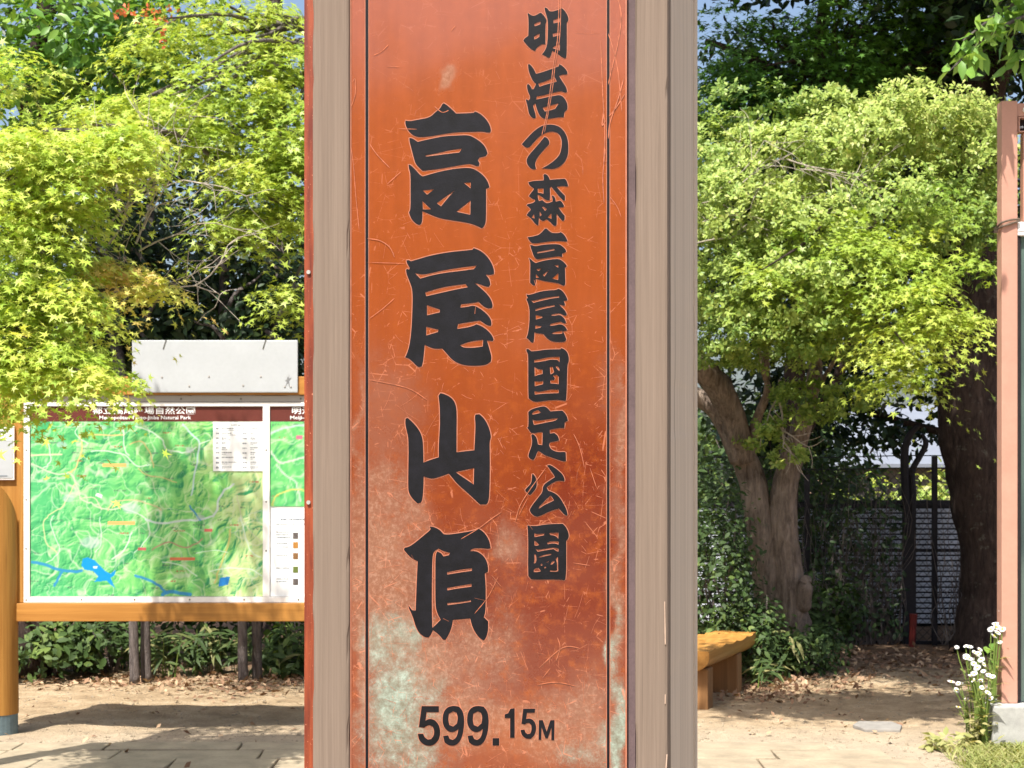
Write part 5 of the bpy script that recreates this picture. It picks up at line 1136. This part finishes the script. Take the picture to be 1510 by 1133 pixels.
tree('stout_tree', 'stout leaning dark trunk in deep shade beside the pinkish red frame', root, [root, P(1458, 880, 14.7), P(1455, 800, 14.7), P(1440, 700, 14.7), P(1428, 600, 14.7), P(1436, 450, 14.7), P(1446, 250, 14.8), P(1440, 0, 14.8), P(1430, -300, 14.8)], [.3, .235, .24, .26, .27, .26, .23, .2, .12],
     [(P(1440, 150, 14.8), P(1300, 90, 15.2), .09, .03), (P(1440, 60, 14.8), P(1250, -100, 14.0), .1, .03), (P(1445, 200, 14.8), P(1540, -20, 14), .08, .03), (P(1440, 480, 14.7), P(1395, 440, 15), .05, .02)], m, M['evergreen'], M['bark_dark'])
tall_tree('tall_tree', 'tall dark evergreen rising behind the stout leaning trunk', 1440, 16.2, .15, [(1250, 130, 16.6, 160, 90, 1.0, 1700, 50, .22, .3), (1130, 110, 16.8, 80, 60, .9, 620, 40, .2, .3), (1240, 300, 16.6, 200, 110, 1.0, 2600, 60, .24, .25), (1120, 400, 16.6, 130, 120, .9, 2000, 50, .24, .25), (1310, 430, 16.4, 130, 90, .9, 1700, 50, .24, .25), (1230, 560, 16.4, 110, 70, .8, 1500, 44, .22, .25), (1310, 640, 16.5, 70, 36, .6, 420, 30, .2, .45), (1385, 600, 16.5, 40, 50, .6, 200, 20, .2, .4), (1130, 620, 16.4, 90, 60, .8, 1000, 40, .22, .3), (1060, 80, 16.9, 30, 24, .5, 90, 12, .2, .3), (1250, 250, 15.2, 200, 100, .7, 4200, 70, .24, .2), (1150, 380, 15.2, 130, 100, .7, 2600, 60, .24, .2)], .09, 'oval', M['evergreen'], gdark)

# understorey by the bench and along the fence
ug = 'bushes along the edge of the clearing'
bush('dark leafy bush behind the bench against the shrub tree stems', 1062, 13.1, 50, 690, 2600, .045, M['under'], t0=.35, depth=.45)
bush('low rounded bush between the bench and the stems of the shrub tree', 1105, 13.0, 55, 870, 1900, .045, M['under'], t0=.5, depth=.35)
bush('small pale-leaved bush at the foot of the shrub tree stems', 1190, 13.2, 55, 915, 1500, .042, M['under'], t0=.5, depth=.35)
bush('thin bush growing against the fence beside the shrub tree', 1225, 15.0, 50, 830, 900, .06, M['under'], t0=.4, depth=.25)
bush('airy green bush seen beyond the top of the fence', 1165, 16.3, 105, 580, 3200, .075, M['under'], t0=.45, depth=.5)
bush('sunlit yellow-green bush beyond the fence near the forked post', 1365, 21, 75, 690, 1500, .1, M['shrub'], t0=.75, depth=.7, kind='oval')
bush('second sunlit bush beyond the fence in front of the grey roof', 1290, 22, 60, 700, 1100, .1, M['maple_g'], t0=.5, depth=.7, kind='oval')
bush('large dull green bush beyond the slatted wall', 1130, 19, 170, 560, 6500, .09, M['under'], t0=.35, depth=.8)
grass_tuft('long-bladed bamboo grass in front of the shrub tree stems', 1140, 12.9, 22, .42, 36, size=.22)
grass_tuft('bamboo grass sprouting beside the far leg of the bench', 1112, 12.5, 20, .22, 40, size=.17)
grass_tuft('tall bamboo grass rising behind the seat of the bench', 1060, 12.8, 34, .56, 40, size=.18)

# dry vines tangled in the fence
mv = MB()
for _ in range(190):
    x = fxp(1195 + rng.random() * 130 if rng.random() < .75 else 1385 + rng.random() * 85); y = DF - .04 - rng.random() * .08
    h_ = .5 + rng.random() * 1.1; q = [(x, y, 0)]
    for k in range(4): q.append((q[-1][0] + rng.normal() * .07, y + rng.normal() * .02, h_ * (k + 1) / 4))
    mv.tube(q, [.006, .005, .004, .003, .002], 4, 3)
vn = mv.build('vine_stems', M['bark_grey']); vn['kind'] = 'stuff'
kp = np.stack((fxp(1195 + rng.random(700) * 135), DF - .1 + rng.normal(size=700) * .05, .1 + rng.random(700) ** 1.3 * 1.25), 1)
vl = link('vine_leaves', leaf_mesh('vine_leaves', kp, rng.normal(size=kp.shape) * .5 + np.array((0, -1, .5)), .05 + .02 * rng.random(700), 'oval'), M['evergreen']); vl['kind'] = 'stuff'

# cherry branch hanging in from above: its large leaves are pieces of their own
root = G(1680, 9.6); off = np.array(root)
ch = empty('cherry_tree', root, 0, 'leafy cherry branch with large drooping leaves above the pinkish red frame', 'tree')
mb = MB(); mb.tube([(0, 0, -.05), P(1690, 600, 9.6) - off, P(1670, 100, 9.6) - off, P(1640, -250, 9.6) - off], [.13, .11, .09, .05], 12, 5, .1); mb.build('trunk', M['bark_grey'], ch, smooth=True)
mb = MB(); ends = []
for (a, b) in [((1660, 0), (1470, 20)), ((1660, -40), (1420, 60)), ((1640, 10), (1400, 105)), ((1650, 60), (1490, 90)), ((1640, -80), (1460, -30))]:
    pa, pb = P(a[0], a[1], 9.6) - off, P(b[0], b[1], 9.3 + rng.random() * .4) - off
    q1, q2 = limb(mb, pa, pb, .02, .004, .08, 5); ends += [(pa, q1), (q1, q2), (q2, pb), (q2, pb)]
mb.build('branch', M['bark_grey'], ch)
p, nn, ss, tt = foliage([(930, -230, 8.9, 120, 45, .6, 1300, 40, .24, .5), (1080, -240, 8.9, 130, 50, .6, 1500, 46, .24, .5), (1220, -230, 8.9, 130, 45, .6, 1400, 40, .24, .5), (1640, -260, 9.6, 160, 90, 1, 1500, 46, .24, .5)], 'oval', .1, .6, .5, .45)  # first three clumps are an unseen crown added to shade the ground
oc = link('leafy_crown', leaf_mesh('leafy_crown', p, nn, ss, 'oval', tt), M['cherry'], ch); oc.location = -off; oc['kind'] = 'stuff'
mb2 = MB()
for q in (P(930, -230, 8.9), P(1080, -240, 8.9), P(1250, -230, 8.9)): limb(mb2, P(1650, -200, 9.6) - off, q - off, .05, .012)
mb2.build('branch', M['bark_grey'], ch)
lv = []
v, t = tmpl('oval'); v = v * np.array((.85, 1, 1))
for k in range(3):
    vv = v.copy(); vv[:, 2] += (-.12, -.2, .0)[k] * vv[:, 1] ** 2; vv[:, 0] *= (1, 1.12, .9)[k]
    me = tri_mesh('leaf', vv, t, {'tint': ('FLOAT', np.full(len(vv), (.35, .6, .85)[k]))}); me.materials.append(M['cherry']); lv.append(me)
for i in range(280):
    a, b = ends[i % len(ends)]; t_ = rng.random()
    pos = a + (b - a) * t_ + rng.normal(size=3) * np.array((.03, .05, .025))
    o = link('leaf', lv[i % 3], None, ch); o.location = pos
    o.rotation_euler = (R(-115 + rng.normal() * 28), R(rng.normal() * 25), rng.random() * 6.28 if i % 3 == 0 else R(rng.normal() * 70))
    s = .095 + rng.random() * .045; o.scale = (s, s, s)

# ------------------------------------------------------------------ flowers, grass and litter
def fleabane(label, px, d, heads, hgt):
    root = G(px, d); o = empty('fleabane', root, 0, label, 'wildflower', 'white fleabane flowers by the footing')
    st = MB(); PP, NN, AX = [], [], []
    heads = heads + [(x + rng.normal() * 8, y + rng.normal() * 8) for x, y in heads[::3]]
    for (hx, hy) in heads:
        tip = P(hx, hy, d - .05 + rng.random() * .12) - np.array(root)
        st.tube([(rng.normal() * .015, rng.normal() * .015, -.02), (tip[0] * .35, tip[1] * .5, tip[2] * .5), tip * np.array((.85, 1, .86)), tip], [.0045, .004, .003, .0025], 5, 3)
        for k in range(5):
            t_ = .15 + .6 * rng.random(); a = rng.random() * 6.28
            PP.append(tip * np.array((t_ * t_, t_, t_))); AX.append((math.cos(a), math.sin(a), .5)); NN.append((math.cos(a) * -.4, math.sin(a) * -.4, 1))
        hd_ = MB(); r = .016 + rng.random() * .009; k = 14
        tl = np.array((rng.normal() * .35, -.6 + rng.normal() * .3, 1)); tl /= np.linalg.norm(tl)
        u = np.cross(tl, (1, 0, 0)); u /= np.linalg.norm(u); w_ = np.cross(tl, u)
        ring = []
        for q in range(k * 2):
            a = math.pi * q / k; rr = r * (1 if q % 2 == 0 else .62); ring.append(u * math.cos(a) * rr + w_ * math.sin(a) * rr + tl * (.003 * (q % 2)))
        hd_.add([tl * -.003] + ring, [(0, 1 + q, 1 + (q + 1) % (2 * k)) for q in range(2 * k)])
        hd_.add([tl * -.009] + [x * .8 - tl * .002 for x in ring[::2]], [(0, 1 + (q + 1) % k, 1 + q) for q in range(k)])
        fh = hd_.build('flower_head', M['petal'], o); fh.location = tip
        cm = MB(); cm.tube([tl * -.001, tl * .003, tl * .005], [r * .34, r * .32, r * .15], 8, 1); cm.build('flower_centre', M['flower_centre'], fh)
    st.build('stems', M['stem'], o)
    link('leaf_blades', leaf_mesh('leaf_blades', np.array(PP), np.array(NN), .07 + .05 * rng.random(len(PP)), 'lance', None, np.array(AX)), M['grass'], o)['kind'] = 'stuff'
    return o
fleabane('tallest white fleabane leaning against the pinkish red post', 1462, 9.72, [(1470, 925), (1471, 933), (1466, 938), (1478, 928), (1474, 947), (1476, 902)], .6)
fleabane('bushiest white fleabane with a dense head of flowers before the fence shade', 1442, 9.8, [(1424, 953), (1430, 954), (1437, 962), (1432, 972), (1441, 966), (1447, 973), (1425, 968), (1436, 979), (1451, 980), (1445, 958)], .5)
fleabane('white fleabane with flowers at mid height beside the concrete footing', 1452, 9.6, [(1433, 997), (1450, 990), (1446, 1004), (1458, 996), (1457, 1022), (1460, 1030), (1441, 985), (1464, 998), (1448, 1014)], .4)
fleabane('low slender white fleabane nearest the trodden path', 1432, 9.9, [(1413, 1008), (1425, 1031), (1413, 1043), (1417, 1008)], .3)
kp = np.concatenate([P(px, py, 9.9)[None] + rng.normal(size=(1, 3)) * .02 for px, py in [(1450, 955), (1458, 962), (1466, 958), (1472, 952), (1468, 970), (1474, 965), (1455, 968), (1476, 975), (1462, 950)]])
bl = empty('broad_leaved_weed', G(1466, 9.9), 0, 'round-leaved green weed growing among the white fleabane', 'weed')
link('leaves', leaf_mesh('leaves', kp - np.array(G(1466, 9.9)), rng.normal(size=kp.shape) * .3 + np.array((0, -.6, .8)), .085 + .02 * rng.random(len(kp)), 'oval'), M['broad'], bl)
mb = MB()
for q in kp - np.array(G(1466, 9.9)): mb.tube([(0, 0, -.02), q * np.array((.4, .5, .6)), q], [.005, .004, .003], 5, 3)
mb.build('stems', M['stem'], bl)

# sunlit grass round the footing
n_ = 5200
gx_ = 1510 - np.abs(rng.normal(0, 62, n_)); gx_ = np.where(rng.random(n_) < .25, 1600 - rng.random(n_) * 170, gx_)
gd = 9.62 - rng.random(n_) ** .8 * 1.5
edge = 1395 + (gd - 9.6) * -25 + 30 * (fbm(gd * 3, gd * 0, 2, 4) - .5)
ok = (gx_ > edge); gx_, gd = gx_[ok], gd[ok]; n_ = len(gx_)
gp = np.stack(((gx_ - CX) / F * gd, gd, np.zeros(n_)), 1)
a = rng.random(n_) * 6.28; ax = np.stack((np.cos(a) * .6, np.sin(a) * .6, .55 + .5 * rng.random(n_)), 1)
gm_ = leaf_mesh('grass', gp, np.stack((-np.cos(a) * .6, -np.sin(a) * .6, .8 * np.ones(n_)), 1), .05 + .07 * rng.random(n_) ** 2, 'blade', rng.random(n_) * .6 + .4 * fbm(gp[:, 0] * 4, gp[:, 1] * 4, 2, 8), ax)
go = link('grass', gm_, M['grass']); go['kind'] = 'stuff'
# weeds at the edge of the grass and under the flowers
for (px, d, wd, lab) in [(1382, 9.55, 20, 'small weed with bright leaves at the tip of the grass patch'), (1425, 9.62, 24, 'bright leafy weed under the low fleabane'), (1446, 9.66, 18, 'upright leafy weed against the corner of the concrete footing')]:
    root = G(px, d); o = empty('weed', root, 0, lab, 'weed', 'small weeds by the footing'); k = 60
    q = rng.normal(size=(k, 3)) * np.array((px_r(wd, d) * .5, .06, .03)); q[:, 2] = np.abs(q[:, 2]) + .015 + (.12 * rng.random(k) if px == 1446 else 0)
    link('leaves', leaf_mesh('leaves', q, rng.normal(size=(k, 3)) * .4 + np.array((0, -.2, 1)), .045 + .025 * rng.random(k), 'oval', rng.random(k) * .5 + .5), M['grass'], o)
    mb = MB()
    for x in q[::4]: mb.tube([(0, 0, -.01), x * .6, x], [.003, .0025, .002], 4, 1)
    mb.build('stems', M['stem'], o)
# dead leaves under the trees
def scatter(spec):
    out = []
    for (px, py, rx, ry, n_) in spec:
        n_ = int(n_ * .6)
        x = px + rng.normal(size=n_) * rx; y = py + rng.normal(size=n_) * ry; y = np.maximum(y, 935); d = H * F / (y - YH)
        out.append(np.stack(((x - CX) / F * d, d, ground_z((x - CX) / F * d, d) + .006 + .012 * rng.random(n_)), 1))
    return np.concatenate(out)
kp = scatter([(1180, 1010, 60, 10, 600), (1130, 1020, 40, 10, 380), (1250, 985, 60, 12, 700), (1330, 975, 60, 12, 700), (1420, 1000, 40, 16, 400), (1090, 1000, 30, 14, 300), (80, 1003, 60, 6, 420), (200, 1006, 70, 7, 520), (350, 1012, 60, 10, 900), (420, 1000, 30, 8, 260), (280, 1030, 160, 20, 120), (1220, 1040, 120, 25, 120), (1150, 1060, 150, 25, 60), (200, 1090, 150, 25, 60)])
ll = link('leaf_litter', leaf_mesh('leaf_litter', kp, rng.normal(size=kp.shape) * .5 + np.array((0, 0, 1)), .035 + .035 * rng.random(len(kp)), 'small'), M['litter']); ll['kind'] = 'stuff'
# loose grit and pebbles
n_ = 8000; y = 985 + rng.random(n_) * 150; d = H * F / (y - YH); x = rng.random(n_) * 1560 - 20; s = .003 + .012 * rng.random(n_) ** 5
base = np.array([(1,0,0),(-.5,.85,0),(-.5,-.85,0),(0,0,.7),(.1,.1,-.5)]); tf = np.array([(0,1,3),(1,2,3),(2,0,3),(1,0,4),(2,1,4),(0,2,4)])
gx2 = (x - CX) / F * d; rot = rng.random(n_) * 6.28
V = np.stack((base[None,:,0]*np.cos(rot)[:,None]-base[None,:,1]*np.sin(rot)[:,None], base[None,:,0]*np.sin(rot)[:,None]+base[None,:,1]*np.cos(rot)[:,None], np.repeat(base[None,:,2], n_, 0)), 2) * s[:,None,None] + np.stack((gx2, d, ground_z(gx2, d) + .001), 1)[:,None,:]
gr = link('gravel', tri_mesh('gravel', V.reshape(-1, 3), (tf[None] + (np.arange(n_)*5)[:,None,None]).reshape(-1, 3)), M['flagstone']); gr['kind'] = 'stuff'

# unseen wood added behind the viewpoint to give the plate's sheen its dark half
n_ = 9000; a = R(100) + rng.random(n_) * R(160); rr = 17 + rng.random(n_) * 3
top = 6.8 + 1.2 * (fbm(a * 5, a * 0, 3, 12) - .5)
kp = np.stack((np.sin(a) * rr, np.cos(a) * rr, rng.random(n_) ** .8 * top), 1)
n2 = 30000; a2 = R(-62) + rng.random(n2) * R(124); r2_ = 31 + rng.random(n2) * 6
pxx = CX + F * np.tan(a2); tall = np.clip(1 - np.abs((pxx - 735) / 300) ** 4, 0, 1) + np.clip((np.abs(pxx - CX) - 950) / 300, 0, 1)
top2 = 2.2 + .7 * fbm(a2 * 60, a2 * 0, 3, 21) + 5.5 * tall * (.5 + .5 * fbm(a2 * 40, a2 * 0, 3, 22))
kp2 = np.stack((np.sin(a2) * r2_, np.cos(a2) * r2_, rng.random(n2) ** .8 * top2), 1)
kp = np.concatenate((kp, kp2)); lsz = np.concatenate((.55 + .35 * rng.random(n_), .2 + .14 * rng.random(n2)))
# hedge that goes on behind the marker post
n3 = 5200; px3 = 455 + rng.random(n3) * 590; d3 = 14.2 + rng.normal(size=n3) * .3
kp3 = np.stack(((px3 - CX) / F * d3, d3, rng.random(n3) * (1.5 + .9 * fbm(px3 / 60, px3 * 0, 3, 31))), 1)
hg = link('undergrowth', leaf_mesh('undergrowth', kp3, rng.normal(size=kp3.shape) * .6 + np.array((0, -.6, .7)), .07 + .03 * rng.random(n3), 'oval'), M['under']); hg['kind'] = 'stuff'
fw = link('woodland', leaf_mesh('woodland', kp, rng.normal(size=kp.shape) + np.array((0, 0, .6)), lsz, 'oval'), M['under']); fw['kind'] = 'stuff'
